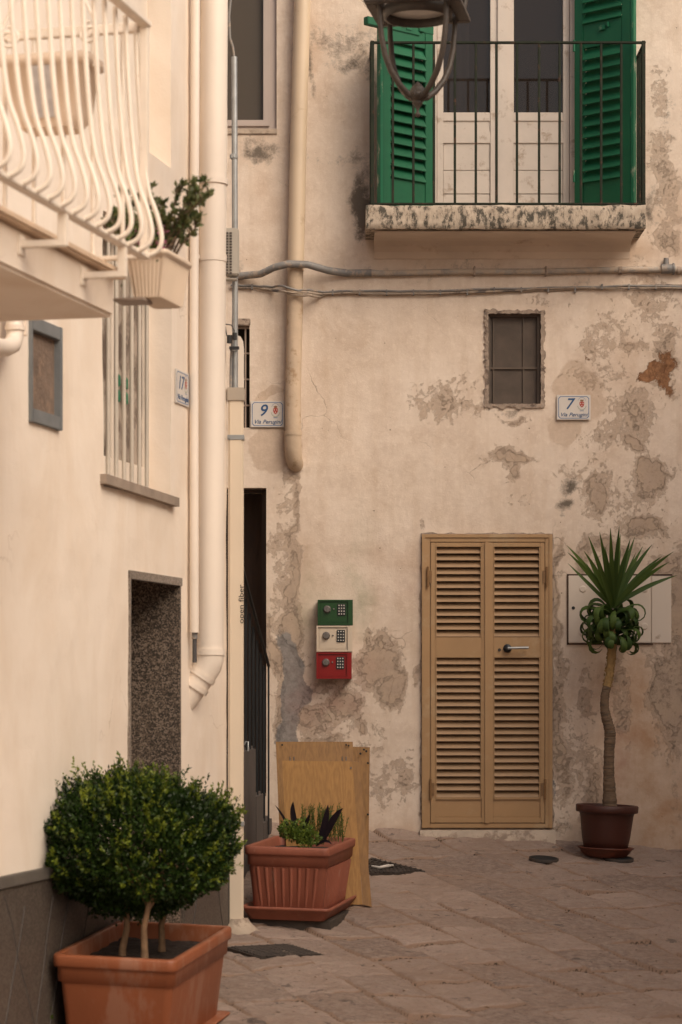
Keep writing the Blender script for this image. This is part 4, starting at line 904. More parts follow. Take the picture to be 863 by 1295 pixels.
dado(s_dr1+.036, 12); dado(.0, s_dr0-.013)
# window niche: sill, grille, interior
m = MB()
sa, za = Lp(219, 641); sb, zb3 = Lp(128, 612)
m.add([LW(sa-.0, .035, za+.0), LW(sb+.02, .035, zb3-.00), LW(sb+.02, .035, zb3+.045), LW(sa, .035, za+.045), LW(sa, -.14, za), LW(sb+.02, -.14, zb3), LW(sb+.02, -.14, zb3+.045), LW(sa, -.14, za+.045)], [(0, 1, 2, 3), (3, 2, 6, 7), (0, 4, 5, 1), (0, 3, 7, 4), (1, 5, 6, 2)])
wn = m.build('window', mat('worn_stone_sill', (.30, .235, .185), .85, .2, 8, .4), lh); tag(wn, 'window behind pale vertical bars')
m = MB(); sA, _ = Lp(181, 500, -.09); sB = s_w1-.03
for i in range(8): 
    s = sA+(sB-sA)*i/7; m.tube([LW(s, -.07, z_w0+.03), LW(s, -.07, z_w1)], .0105, 8)
for z in (z_w0+.35, z_w0+1.15): m.obox(oc, eu, en, EZ, (s_w0, -.073, z), (s_w1, -.067, z+.02), 0) if False else None
m.build('bars', mat('pale_grey_bars', (.50, .44, .37), .5, .1), wn)
m = MB(); m.obox(oc, eu, en, EZ, (s_w0, -.138, z_w0), (s_w0+.06, -.12, z_w1), .003); m.obox(oc, eu, en, EZ, (s_w1-.05, -.138, z_w0), (s_w1, -.12, z_w1), .003); m.obox(oc, eu, en, EZ, ((s_w0+s_w1)/2-.05, -.138, z_w0), ((s_w0+s_w1)/2+.05, -.119, z_w1), .003); m.obox(oc, eu, en, EZ, (s_w0, -.138, z_w0), (s_w1, -.121, z_w0+.18), .003); m.build('window_frame', M['white_iron'], wn)
m = MB(); m.obox(oc, eu, en, EZ, (s_w0, -.139, z_w0), (s_w1, -.134, z_w1)); m.build('glass_pane', mat('curtained_glass', (.40, .33, .27), .25, .2, 4, 0, dirt=(.10, .07, .055), dscale=3, dthr=.5), wn)
m = MB(); sg_, zg = Lp(157, 494, -.10)
for (a, b_) in ((-.06, .045), (.06, .045), (-.06, -.03), (.06, -.03)): m.obox(oc, eu, en, EZ, (sg_+a-.035, -.118, zg+b_-.03), (sg_+a+.035, -.108, zg+b_+.03), .006)
islands(m, 'green_sticker', mat('green_sticker', (.01, .20, .10), .5), wn)
# upper opening door
m = MB(); m.obox(oc, eu, en, EZ, (s_w0, -.139, z_w1+.42), (s_w1+.25, -.125, CZ+5.6)); o = m.build('upper_door', M['white_iron'], lh)
# small window
m = MB(); fwd = .03
m.obox(oc, eu, en, EZ, (s_q0-.006, -.04, z_q0-.005), (s_q0+.02, .02, z_q1+.005), .003); m.obox(oc, eu, en, EZ, (s_q1-.010, -.04, z_q0-.005), (s_q1+.003, .016, z_q1+.005), .003)
m.obox(oc, eu, en, EZ, (s_q0+.02, -.04, z_q0-.004), (s_q1-.010, .017, z_q0+.055), .003); m.obox(oc, eu, en, EZ, (s_q0+.02, -.04, z_q1-.055), (s_q1-.010, .017, z_q1+.004), .003)
wq = m.build('window', M['bluegrey'], lh); tag(wq, 'small grey framed vent window with rusty mesh')
m = MB(); m.obox(oc, eu, en, EZ, (s_q0+.01, -.03, z_q0+.04), (s_q1-.005, -.012, z_q1-.04)); m.build('rusty_mesh', M['rusty'], wq)

# balcony of the left house
b0 = .80; sE, zE = Lp(145, 402, b0); sN = 11.0
slabz0, slabz1 = zE, Lp(150, 354, b0)[1]
m = MB(); m.obox(oc, eu, en, EZ, (sE, 0, slabz0), (sN, b0, slabz1), .012); bs = m.build('balcony_slab', M['white'], lh)
m = MB(); m.obox(oc, eu, en, EZ, (sE-.06, 0, slabz1+.001), (sN, b0+.035, slabz1+.03), .008); m.build('slab_edge', mat('beige_stone_edge', (.66, .50, .36), .6, .15, 8, .2), bs)
oR = .95; sR, zR = Lp(185, 325, oR); zTop = Lp(183, 30, oR)[1]
rl = MB()
rl.obox(oc, eu, en, EZ, (sR, oR-.02, zR-.012), (sN, oR+.02, zR+.006), .003)          # bottom rail
rl.obox(oc, eu, en, EZ, (sR, oR-.022, zTop-.01), (sN, oR+.022, zTop+.012), .003)       # handrail
rl.obox(oc, eu, en, EZ, (sR-.0, 0, zTop-.03), (sR+.03, oR-.023, zTop+.005), .003)     # end top rail
rl.obox(oc, eu, en, EZ, (sR-.0, 0, zR-.010), (sR+.03, oR-.021, zR+.006), .003)
rl.obox(oc, eu, en, EZ, (sR-.002, oR-.017, zR-.01), (sR+.028, oR+.013, zTop), .003)     # end post
for i in range(8):
    o_ = .06+i*.115; rl.tube([LW(sR+.015, o_, slabz1), LW(sR+.015, o_, zTop-.02)], .009, 7)
frl = rl.build('balcony_railing', M['white_iron'], lh)
bars = MB(); prof = [(-.035, zTop), (-.02, zTop-.30), (-.005, zTop-.48), (.015, zTop-.62), (.045, zR+.16), (.062, zR+.10), (.068, zR+.06), (.060, zR+.025), (.035, zR+.005), (.0, zR-.002), (-.015, zR)]
# smooth the profile
def smooth(p, k=2):
    for _ in range(k):
        q = [p[0]]
        for a, b_ in zip(p[:-1], p[1:]): q += [tuple(a[i]*.75+b_[i]*.25 for i in range(2)), tuple(a[i]*.25+b_[i]*.75 for i in range(2))]
        p = q+[p[-1]]
    return p
prof = smooth(prof, 2)
for i in range(24): 
    s = sR+.02+i*.118; bars.tube([LW(s, oR+p[0], p[1]) for p in prof], .0090, 8)
bars.build('bellied_bars', M['white_iron'], frl)
for px_ in (80, 155, -10):
    br = MB(); s, z = Lp(px_, 300, oR); br.obox(oc, eu, en, EZ, (s-.015, oR-.015, slabz0+.10), (s+.015, oR+.015, zR), .003); br.obox(oc, eu, en, EZ, (s-.014, b0-.0, slabz0+.085), (s+.014, oR+.015, slabz0+.108), .003); br.obox(oc, eu, en, EZ, (s-.03, b0-.002, slabz0+.06), (s+.03, b0+.008, slabz0+.13), .003)
    br.build('railing_bracket', M['white_iron'], frl)

# hanging planter on iron scrolls (inside the railing's end)
so_ = sR+.16
t = thing('scroll_planter', LW(so_, .55, zTop-.4), 'beige hanging planter with iron scrolls and a faded blue panel behind the balcony bars', 'planter')
def scr(u, z, o=0): return LW(so_+o, u, z)     # u across the street direction
uc = .95-(183-80)/334.; hw = .165; zt2 = Lp(80, 82, .5)[1]; zt2 = zTop-.17; zb4 = zt2-.24
m = MB(); mt = Matrix(((NX, -UX, 0), (NY, -UY, 0), (0, 0, 1)))
m.rrect([(.10, .07, .03, 0), (.135, .085, .03, .05), (.155, .095, .03, .22), (.172, .105, .03, .225), (.172, .105, .03, .26), (.155, .09, .025, .26), (.15, .085, .025, .20)], mt, scr(uc, zb4)); pt = m.build('pot', M['beige_pot'], t)
m = MB(); m.add([scr(uc+a, zb4+z, .101-.02*(.2-z)/.2) for a, z in ((-.045, .03), (.045, .03), (.045, .215), (-.045, .215))], [(0, 1, 2, 3)]); m.build('blue_panel', M['blue_panel'], pt)
m = MB()
for sgn in (-1, 1):
    for (cu_a, cz2, r0, turns) in ((.155, .34, .042, 1.6), (.05, .52, .06, 1.3)):
        pp = [scr(uc+sgn*(cu_a)+sgn*r0*(1-q*.8)*math.cos(q*turns*6.28+1.5), zb4+cz2+r0*(1-q*.8)*math.sin(q*turns*6.28+1.5), .03) for q in [i/26 for i in range(27)]]; m.tube(pp, .006, 6)
    m.tube([scr(uc+sgn*.17, zb4+.22, .03), scr(uc+sgn*.19, zb4+.35, .03), scr(uc+sgn*.13, zb4+.48, .03), scr(uc+sgn*.10, zb4+.60, .03), scr(uc+sgn*.02, zb4+.68, .03)], .006, 6)
m.build('iron_scrolls', M['white_iron'], t)
lf = MB(); n = 120; pts_ = np.array([scr(uc+random.uniform(-.12, .12), zb4+.22+random.uniform(0, .03), random.uniform(-.06, .06)) for _ in range(n)]); leaf_cloud(lf, pts_, np.tile([0, 0, 1.], (n, 1)), .028, rng.uniform(0, 1, n)); lf.build('plant', M['herb_leaf'], t)

# wicker box on the railing end with jade plant
t = thing('balcony_planter', LP(190, 378, .9), 'cream woven plastic planter hanging off the balcony end with leafy plant', 'planter')
sw0, zw0 = Lp(193, 375, .93); pc = LW(sw0-.16, .90, zw0)
mt = Matrix(((NX, -UX, 0), (NY, -UY, 0), (0, 0, 1)))   # local x = out from wall, y = along wall away from the camera
pr = []; nz = 26
for i in range(nz+1):
    z = .155*i/nz; q = i/nz; e = .004 if i % 2 else 0
    pr.append((.052+.022*q+e, .135+.02*q+e, .02, z))
m = MB(); m.rrect(pr+[(.088, .172, .022, .157), (.090, .174, .022, .175), (.078, .162, .02, .176), (.07, .15, .02, .12)], mt, pc, 4); bx_ = m.build('woven_box', M['wicker'], t)
m = MB()
for k in range(26):
    y_ = -.135+.27*k/25
    for sx in (1,): m.tube([mt @ V((sx*(.054+.022*q), y_*(1+.15*q), .155*q))+pc for q in (.02, .5, .98)], .0034, 5)
for k in range(9):
    x_ = -.05+.10*k/8; m.tube([mt @ V((x_*(1+.4*q), -(.137+.02*q), .155*q))+pc for q in (.02, .5, .98)], .0034, 5)
m.build('weave_ribs', M['wicker'], bx_)
m = MB(); m.obox(pc, V((NX, NY, 0)), V((-UX, -UY, 0)), EZ, (-.12, -.18, -.015), (.0, -.06, -.003), .003); m.build('bracket', mat('grey_bracket', (.28, .22, .18), .6, .2), t)
lf = MB(); stem = MB(); tips = []; rr = random.Random(5)
for k in range(22):
    base = mt @ V((rr.uniform(-.03, .04), rr.uniform(-.02, .12), .16))+pc; d = V((rr.uniform(-1.3, .98), rr.uniform(-.5, .7), rr.uniform(.6, 1.5))).normalized(); Ls = rr.uniform(.14, .29); d = mt @ d
    pp = [base, base+d*Ls*.4+V((0, 0, .02)), base+d*Ls*.75+V((rr.uniform(-.02, .02), 0, .03)), base+d*Ls+V((rr.uniform(-.03, .03), 0, .03))]
    stem.tube(pp, [.006, .005, .004, .003], 5)
    for q in range(13):
        u_ = .3+.7*q/12; i_ = min(int(u_*3), 2); f_ = u_*3-i_; p_ = pp[i_].lerp(pp[i_+1], f_); tips.append((p_, d))
        if q > 3 and rr.random() < .4:
            d2 = (d+V((rr.uniform(-1, 1), rr.uniform(-1, 1), rr.uniform(-.2, .6)))).normalized(); e_ = p_+d2*.05; stem.tube([p_, e_], .0025, 4)
            for _ in range(5): tips.append((e_-d2*.015*rr.random(), d2))
A_ = np.array([tuple(p_) for p_, d in tips for _ in range(3)]); Dn = np.array([tuple(d) for p_, d in tips for _ in range(3)])
leaf_cloud(lf, A_, Dn, .030, rng.uniform(0, 1, len(A_)), .8, .5)
stem.build('stems', M['bark_grey'], t); lf.build('leaves', M['jade_leaf'], t)
lf = MB(); n = 420; c0 = mt @ V((-.05, -.05, .19))+pc; pts_ = rng.normal(0, 1, (n, 3))*np.array([.035, .06, .06])+np.array(c0)+np.array([0, 0, .03]); leaf_cloud(lf, pts_, rng.normal(0, 1, (n, 3)), .020, rng.uniform(0, .8, n)); lf.build('low_foliage', M['herb_leaf'], t)
lf = MB(); n = 110; cs_ = [mt @ V(q)+pc for q in ((-.02, -.10, .22), (.05, -.12, .20), (-.08, -.06, .26), (-.05, -.14, .19), (.03, -.05, .27))]; pts_ = np.array([tuple(rr.choice(cs_)+V((rr.gauss(0, .012), rr.gauss(0, .012), rr.gauss(0, .012)))) for _ in range(n)]); leaf_cloud(lf, pts_, rng.normal(0, 1, (n, 3)), .017, rng.uniform(0, 1, n)); lf.build('flowers', M['pink_petal'], t)

# pipes on the left house
def Lo(px_, py_, o): s, z = Lp(px_, py_, o); return LW(s, o, z)
t = thing('downpipe', Lo(240, 890, .05), 'thick white downpipe with an elbow turning into the white house wall', 'downpipe')
m = MB(); o_ = .085; r_ = .0735
top_, bot = Lp(271, 0, o_), Lp(265.5, 830, o_)
def dp(y, dx=0): q = (y-0)/830; return Lo(271-5.5*q+dx, y, o_)
m.tube([dp(-180), dp(0), dp(228)], r_, 24); m.tube([dp(230), dp(420), dp(640), dp(822)], r_*.985, 24); pz = m.build('pipe', M['white_pipe'], t)
m = MB()
for y in (229, 824): m.tube([dp(y-3), dp(y+5)], r_*1.09, 24)
islands(m, 'joint_collar', M['white_pipe'], t)
m = MB(); c0 = dp(822); el_ = [c0, c0+V((0, 0, -.04)), c0+V((0, 0, -.085))-V((NX, NY, 0))*.012, c0+V((0, 0, -.135))-V((NX, NY, 0))*.040+eu*.01, c0+V((0, 0, -.19))-V((NX, NY, 0))*.075+eu*.02, c0+V((0, 0, -.25))-V((NX, NY, 0))*.115+eu*.03, c0+V((0, 0, -.36))-V((NX, NY, 0))*.19+eu*.05]
m.tube(el_, [r_*1.03, r_*1.03, r_*1.02, r_*.98, r_*.93, r_*.88, r_*.84], 24); m.build('elbow', M['white_pipe'], t)
m = MB(); dv_ = (el_[4]-el_[3]).normalized()
for q in (el_[3], el_[4]): m.tube([q-dv_*.014, q+dv_*.014], r_*1.06, 24)
islands(m, 'elbow_collar', M['white_pipe'], t)
m = MB(); c0 = dp(327); m.tube([c0+V((0, 0, .018)), c0-V((0, 0, .018))], r_*1.04, 24); m.obox(c0, V((-NX, -NY, 0)), eu, EZ, (0, -.01, -.01), (.09, .01, .01), .003); m.obox(c0, eu, en, EZ, (.06, -.07, -.014), (.12, -.05, .014), .004); islands(m, 'pipe_clamp', M['white_pipe'], t)
t = thing('thin_wall_pipe', Lo(247, 840, .02), 'thin white pipe running down the wall close to the thick downpipe', 'pipe')
m = MB(); m.tube([Lo(250, -180, .035), Lo(247.5, 0, .035), Lo(245.5, 420, .035), Lo(246, 800, .035)], .024, 14); m.build('pipe', M['white_pipe'], t)
m = MB(); m.tube([Lo(246.5, 798, .035), Lo(246.5, 838, .035)], .012, 10); m.build('bare_end', M['darkcable'], t); m = MB(); m.tube([Lo(246.5, 790, .035), Lo(246.5, 808, .035)], .016, 10); m.build('end_sleeve', M['conduit'], t)

# cable duct at the corner
t = thing('cable_duct', Lo(298, 1168, .04), 'cream cable duct rising at the white house corner with small black writing', 'cable duct')
def dbox(m, x0, x1, y1, y0, dd0, dd1, bev=.004):   # camera-facing box at the corner plane
    z = 13.38; m.box((BX(x0, z), z+dd0, BZ(y1, z)), (BX(x1, z), z+dd1, BZ(y0, z)), bev)
m = MB(); dbox(m, 288.5, 308, 1172, 500, 0, .07, .010); m.build('duct', M['duct'], t)
m = MB(); dbox(m, 287.2, 309.2, 507, 490, -.008, .08, .004); m.build('duct_cap', M['duct_cap'], t)
for y in (553, 1042): m = MB(); dbox(m, 287.8, 309, y+3, y-3, -.005, .075, .002); m.tube([P(289.5, y, 13.37), P(289.5, y, 13.38)], .006, 8); m.build('strap', M['zinc'], t)
vs_, fs_ = text('open fiber', .040, 0, ext=.0004); m = MB(); c0 = P(305.6, 764, 13.3785); k = .215/(max(p.x for p in vs_)-min(p.x for p in vs_)); m.add([c0+V((-p.y*1.0, -p.z, p.x*k)) for p in vs_], fs_); m.build('lettering', M['black'], t)
m = MB(); m.lathe(P(303, 1181, 13.4), [(.125, -.02), (.115, .02), (.075, .05), (.055, .075), (.05, .085)], 20); m.build('mortar_base', M['mortar_lt'], t)
# steel conduit above the duct
t = thing('steel_conduit', P(297, 480, 13.42), 'galvanised steel conduit climbing above the cream cable duct', 'conduit')
m = MB(); m.tube([P(297.5, 492, 13.42), P(297.5, 350, 13.42), P(297, 200, 13.42), P(296.5, 72, 13.42)], .0165, 12); m.build('conduit', M['zinc'], t)
m = MB(); m.tube([P(296.5, 74, 13.42), P(295, 60, 13.41), P(291, 48, 13.40), P(290, 20, 13.40), P(292, 0, 13.40), P(292, -120, 13.4)], .007, 7); m.tube([P(292, 492, 13.40), P(292.5, 455, 13.40), P(294.5, 430, 13.4)], .008, 7); islands(m, 'cable', M['conduit'], t)
m = MB()
for y in (196, 440): m.tube([P(296, y, 13.42), P(296, y+4, 13.42)], .023, 10); m.box(P(292, y+4, 13.40), P(301, y, 13.44), .002)
islands(m, 'saddle', M['zinc'], t)
m = MB(); m.tube([P(284.5, 360, 13.38), P(284.5, 410, 13.38), P(287, 424, 13.37), P(290, 428, 13.37)], .004, 6); m.tube([P(285, 410, 13.38), P(293, 411, 13.36), P(296.5, 418, 13.36), P(297, 424, 13.36)], .004, 6); islands(m, 'loose_cable', M['darkcable'], t)
m = MB(); m.tube([P(290.5, 424, 13.36), P(290.3, 434, 13.36)], .015, 10); m.tube([P(297, 421, 13.36), P(297, 430, 13.36)], .013, 10); m.box(P(290, 441, 13.34), P(303, 439.3, 13.38), 0); islands(m, 'connector', M['black'], t)
m = MB(); 
z = 13.52; q = [(298, 492), (308.5, 492), (308.5, 440), (307.5, 431), (304.5, 425.5), (300, 424), (298, 424)]
m.rings([[P(a, b_, z) for a, b_ in q], [P(a, b_, z)+V((0, .03, 0)) for a, b_ in q]], smooth=False); m.build('white_cover', M['white_pipe'], t)
t = thing('junction_box', P(294, 352, 13.36), 'small grey ribbed plastic box on the steel conduit', 'junction box')
m = MB(); m.box(P(285.5, 351, 13.40), P(302, 288, 13.31), .008); jb = m.build('box', M['box_grey'], t)
m = MB()
for i in range(15):
    y = 294+i*3.6
    for x in (286, 290.5): m.box(P(x, y+1.6, 13.305), P(x+3, y, 13.315), 0)
m.build('vent_slots', M['concrete'], jb)
m = MB(); m.box(P(284.8, 356, 13.38), P(300, 351.5, 13.32), .004); m.build('cable_gland', M['box_grey'], t)
# drain under the balcony
t = thing('balcony_drain', Lo(15, 440, .06), 'white drain elbow under the balcony near the small grey window', 'pipe')
m = MB(); m.tube([Lo(19, 380, .06), Lo(19, 425, .06), Lo(16, 436, .07), Lo(8, 440, .08), Lo(-30, 436, .08)], .036, 14); m.build('pipe', M['white_pipe'], t)
m = MB(); m.tube([Lo(19, 412, .06), Lo(19, 418, .06)], .041, 14); m.obox(Lo(29, 410, .02), eu, en, EZ, (-.01, -.02, -.05), (.01, .02, .05), .003); islands(m, 'pipe_clamp', M['white_pipe'], t)

# ================================================================== LANTERN
zl = 11.5; lc = P(528.5, 16, zl); yaw = Matrix.Rotation(R(-10), 3, 'Z')
t = thing('street_lantern', lc, 'dark iron street lantern with four curved arms hanging over the street', 'street lamp', rot=yaw)
def ly(x, y, z): return lc+yaw @ V((x, y, z))
m = MB(); hp = .225
bm = MB()
for (a, b_) in (((-hp, -hp), (hp, -hp+.05)), ((-hp, hp-.05), (hp, hp)), ((-hp, -hp+.05), (-hp+.05, hp-.05)), ((hp-.05, -hp+.05), (hp, hp-.05))): bm.box((a[0], a[1], -.0), (b_[0], b_[1], .025), .004)
for (a, b_) in (((-hp+.05, -hp+.05), (hp-.05, -.165)), ((-hp+.05, .165), (hp-.05, hp-.05)), ((-hp+.05, -.165), (-.165, .165)), ((.165, -.165), (hp-.05, .165))): bm.box((a[0], a[1], .004), (b_[0], b_[1], .02))
m.add([ly(*p) for p in bm.v], bm.f); m.build('base_plate', M['lamp'], t)
m = MB(); m.lathe(lc, [(.150, -.030), (.163, -.028), (.166, .0), (.172, .018), (.14, .018), (.142, -.01), (.145, -.026), (.150, -.030)], 48, cap0=False, cap1=False); m.build('ring', M['lamp_in'], t)
m = MB(); m.lathe(lc, [(.0005, -.002), (.08, .0), (.144, .008)], 40, cap0=False, cap1=False); m.build('glass_disc', M['lamp_glass'], t)
# lantern cage above
m = MB()
for i in range(4):
    a = R(45+90*i); c_, s_ = math.cos(a)*1.414, math.sin(a)*1.414; m.tube([ly(c_*.19, s_*.19, .02), ly(c_*.25, s_*.25, .42)], .012, 8)
m.build('cage', M['lamp'], t)
m = MB()
for i in range(4):
    a = R(45+90*i); b_ = R(135+90*i); m.add([ly(math.cos(a)*.262, math.sin(a)*.262, .03), ly(math.cos(b_)*.262, math.sin(b_)*.262, .03), ly(math.cos(b_)*.345, math.sin(b_)*.345, .42), ly(math.cos(a)*.345, math.sin(a)*.345, .42)], [(0, 1, 2, 3)])
m.build('side_glass', M['glass'], t)
m = MB(); rr_ = []
for (h, k) in ((.42, .27), (.44, .275), (.50, .2), (.62, .07), (.68, .03)): rr_.append([ly(x*k, y*k, h) for x, y in ((-1, -1), (1, -1), (1, 1), (-1, 1))])
m.rings(rr_, smooth=False); m.build('roof', M['lamp'], t)
# arms
hub = P(531, 122, zl)-lc; hz = hub.z
for (ax, ay) in ((-1, -1), (1, -1), (1, 1), (-1, 1)):
    k = .158; pr_ = [(k, .0), (k*.99, -.06), (k*.95, -.14), (k*.86, -.22), (k*.70, -.29), (k*.48, -.345), (k*.24, -.385), (k*.08, hz+.0)]
    pr_ = [(a, b_*(abs(hz)/.385) if i < 7 else hz) for i, (a, b_) in enumerate(pr_)]
    m = MB(); m.tube([ly(ax*a, ay*a, b_) for a, b_ in pr_], [.013, .013, .014, .0145, .015, .015, .014, .014], 10); m.build('arm', M['lamp'], t)
m = MB(); m.lathe(lc+V((0, 0, hz)), [(.004, -.098), (.010, -.094), (.013, -.086), (.010, -.078), (.005, -.074), (.008, -.060), (.015, -.045), (.024, -.034), (.026, -.030), (.020, -.026), (.030, -.020), (.045, -.010), (.056, .002), (.050, .014), (.038, .022), (.034, .035), (.022, .050), (.010, .062), (.003, .070)], 24); 
for i in range(10):
    a = 2*math.pi*i/10; m.tube([lc+V((math.cos(a)*.03, math.sin(a)*.03, hz-.018)), lc+V((math.cos(a)*.058, math.sin(a)*.058, hz+.0)), lc+V((math.cos(a)*.05, math.sin(a)*.05, hz+.018))], [.004, .008, .004], 6)
m.build('finial', M['lamp'], t)
m = MB(); wl = V((-3.784+.235*zl+.2, zl, 0)); top3 = ly(0, 0, .68); q0 = LW(Lp(200, 0)[0], .0, top3.z+.25)
m.tube([top3, top3+V((0, 0, .12)), top3+V((-.15, .02, .22)), top3+V((-.5, .04, .27)), (top3+q0)/2+V((0, 0, .15)), q0], .018, 8); m.tube([q0-V((0, 0, .45)), (q0+top3)/2+V((-.2, 0, -.02)), (top3+q0)/2+V((0, 0, .14))], .013, 8); m.obox(q0-V((0, 0, .2)), eu, en, EZ, (-.04, 0, -.32), (.04, .015, .28), .004); m.build('wall_bracket', M['lamp'], t)

# ================================================================== PLANTERS
def planter(o, mt, hx, hy, H, m, name='pot', parent=None, ribs=False):
    q = MB(); q.rrect([(hx*.78, hy*.86, .03, 0), (hx*.80, hy*.88, .032, .01), (hx*.90, hy*.93, .035, H*.70), (hx*.905, hy*.935, .035, H*.715), (hx*.945, hy*.955, .038, H*.72), (hx*.955, hy*.96, .038, H*.865), (hx*.96, hy*.962, .038, H*.87),
        (hx*.99, hy*.99, .040, H*.875), (hx, hy, .042, H*.90), (hx, hy, .042, H*.975), (hx*.985, hy*.99, .04, H), (hx*.90, hy*.935, .03, H), (hx*.885, hy*.93, .03, H*.985), (hx*.86, hy*.91, .03, H*.80)], mt, o, 6, True, True)
    p = q.build(name, m, parent)
    if ribs:
        r_ = MB()
        def rib(x0, y0, x1, y1): r_.tube([mt @ V((x0, y0, .03))+o, mt @ V(((x0+x1)/2, (y0+y1)/2, H*.36))+o, mt @ V((x1, y1, H*.69))+o], [.010, .011, .012], 6)
        for k in range(8): u_ = -.78+1.56*k/7; rib(u_*hx*.76, -hy*.865, u_*hx*.88, -hy*.935)
        for k in range(14):
            u_ = -.86+1.72*k/13
            for sx in (-1, 1): rib(sx*hx*.785, u_*hy*.84, sx*hx*.90, u_*hy*.91)
        r_.build('ribs', m, p)
    return p
# big planter: rotated with the wall, tilted with the street
zfr, zbk = 10.45, 11.33
pA, pB, pC = P(63, 1207, zfr+.06), P(221, 1215.5, zfr-.06), P(297, 1171, zbk)
ax = (pB-pA); ay = (pC-pB); hx, hy = ax.length/2, ay.length/2; ex = ax.normalized(); ey_ = (ay-ex*ay.dot(ex)).normalized(); ez_ = ex.cross(ey_)
mtA = Matrix((ex, ey_, ez_)).transposed(); HH = .43; oA = (pA+pC)/2-ez_*HH
t = thing('planter', oA, 'large orange rectangular planter with the round clipped bush against the white wall', 'planter', 'rectangular planters', rot=mtA)
planter(oA, mtA, hx, hy, HH, M['terra'], 'pot', t)
m = MB(); m.rrect([(hx*.84, hy*.93, .03, -.022), (hx*.97, hy*.99, .04, .018), (hx*.99, hy*1.0, .04, .02), (hx*.99, hy*1.0, .04, .026), (hx*.93, hy*.97, .035, .024)], mtA, oA, 6); m.build('saucer', M['terra'], t)
m = MB(); n = 30; vs = []
for i in range(n+1):
    for j in range(n+1): x, y = (i/n*2-1)*hx*.87, (j/n*2-1)*hy*.92; vs.append(mtA @ V((x, y, HH*.80+.025*float(fbm(x*20, y*20, 6))))+oA)
m.add(vs, [(i*(n+1)+j, (i+1)*(n+1)+j, (i+1)*(n+1)+j+1, i*(n+1)+j+1) for i in range(n) for j in range(n)]); m.build('soil', M['soil'], t)

# boxwood
zb_ = 10.85
bc = P(168, 1074, zb_); root = P(180, 1195, zb_)
t = thing('clipped_bush', root, 'dense round green boxwood bush growing in the large orange planter', 'bush')
def bush_pts(n):
    """leaves on twigs over a lobed shell"""
    d = rng.normal(0, 1, (n, 3)); d /= np.linalg.norm(d, axis=1)[:, None]
    u_ = np.arctan2(d[:, 1], d[:, 0]); v_ = np.arcsin(d[:, 2])
    lob = .92+.30*(fbm(u_*1.6+10, v_*2.2+10, 14, 3)-.45)-.06*np.abs(np.sin(v_))+.16*(fbm(u_*6+30, v_*6+30, 20, 2)-.5)
    return d, lob
rad = np.array([.495, .47, .375]); N1 = 44000
d, lob = bush_pts(N1)
lob *= np.where(d[:, 2] < -.55, .90, 1.0)
dep = 1-np.abs(rng.normal(0, .15, N1)); dep = np.minimum(dep, 1.03)
pts_ = np.array(bc)+d*rad*(lob*dep)[:, None]
tone = np.clip(-.05+.8*fbm(pts_[:, 0]*8, pts_[:, 2]*8+pts_[:, 1]*5, 33, 3)+rng.normal(0, .10, N1), 0, .62)
lf = MB(); leaf_cloud(lf, pts_, d*.8+np.array([0, 0, .35]), .0215, tone, .7, .62)
# fresh shoots standing out of the surface
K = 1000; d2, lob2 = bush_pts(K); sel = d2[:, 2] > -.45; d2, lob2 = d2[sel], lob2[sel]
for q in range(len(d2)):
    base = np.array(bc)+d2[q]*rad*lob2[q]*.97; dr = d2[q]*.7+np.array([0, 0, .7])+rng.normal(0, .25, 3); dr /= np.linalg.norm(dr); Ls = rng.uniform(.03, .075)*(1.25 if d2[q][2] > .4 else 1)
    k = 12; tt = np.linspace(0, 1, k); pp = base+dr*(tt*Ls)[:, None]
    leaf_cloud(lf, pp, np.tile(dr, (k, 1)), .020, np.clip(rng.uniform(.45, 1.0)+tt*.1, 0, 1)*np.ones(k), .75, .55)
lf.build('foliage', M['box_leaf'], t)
m = MB(); rr = random.Random(11)
for (px_, zz) in ((158, 10.75), (186, 10.6), (208, 11.0)):
    a = P(px_-3, 1203-(zz-10.6)*20, zz); b_ = P(px_+2, 1160, zz)+V((0, 0, .05)); mid = (a+b_)/2+V((.012*rr.choice((-1, 1)), 0, 0)); m.tube([a-V((0, 0, .03)), a, mid, b_, b_+V((rr.uniform(-.1, .1), 0, .18))], [.018, .016, .014, .013, .010], 9)
    for _ in range(5): q = b_.lerp(mid, rr.uniform(-.2, .25)); m.tube([q, q+V((rr.uniform(-.14, .14), rr.uniform(-.12, .12), rr.uniform(.1, .26)))], [.008, .005], 6)
m.build('stems', M['bark'], t)

# second planter
zfr, zbk = 13.52, 14.30
pA, pB, pC = P(308.5, 1070, zfr+.03), P(417, 1073.5, zfr-.06), P(451, 1059.5, zbk)
ax = (pB-pA); ay = (pC-pB); hx, hy = ax.length/2, ay.length/2; ex = ax.normalized(); ey_ = (ay-ex*ay.dot(ex)).normalized(); ez_ = ex.cross(ey_)
mtB = Matrix((ex, ey_, ez_)).transposed(); HB = .375; oB = (pA+pC)/2-ez_*HB
t = thing('planter', oB, 'fluted reddish terracotta planter with small herbs in front of leaning wood panels', 'planter', 'rectangular planters', rot=mtB)
planter(oB, mtB, hx, hy, HB, M['terra_old'], 'pot', t, ribs=True)
m = MB(); m.rrect([(hx*.86, hy*.92, .03, -.035), (hx*1.02, hy*1.02, .04, .022), (hx*1.05, hy*1.04, .04, .024), (hx*1.05, hy*1.04, .04, .040), (hx*1.0, hy*1.01, .035, .040), (hx*.88, hy*.95, .03, .005)], mtB, oB, 6); m.build('saucer', M['terra_old'], t)
m = MB(); n = 20; vs = []
for i in range(n+1):
    for j in range(n+1): x, y = (i/n*2-1)*hx*.87, (j/n*2-1)*hy*.92; vs.append(mtB @ V((x, y, HB*.82+.02*float(fbm(x*20, y*20, 6))))+oB)
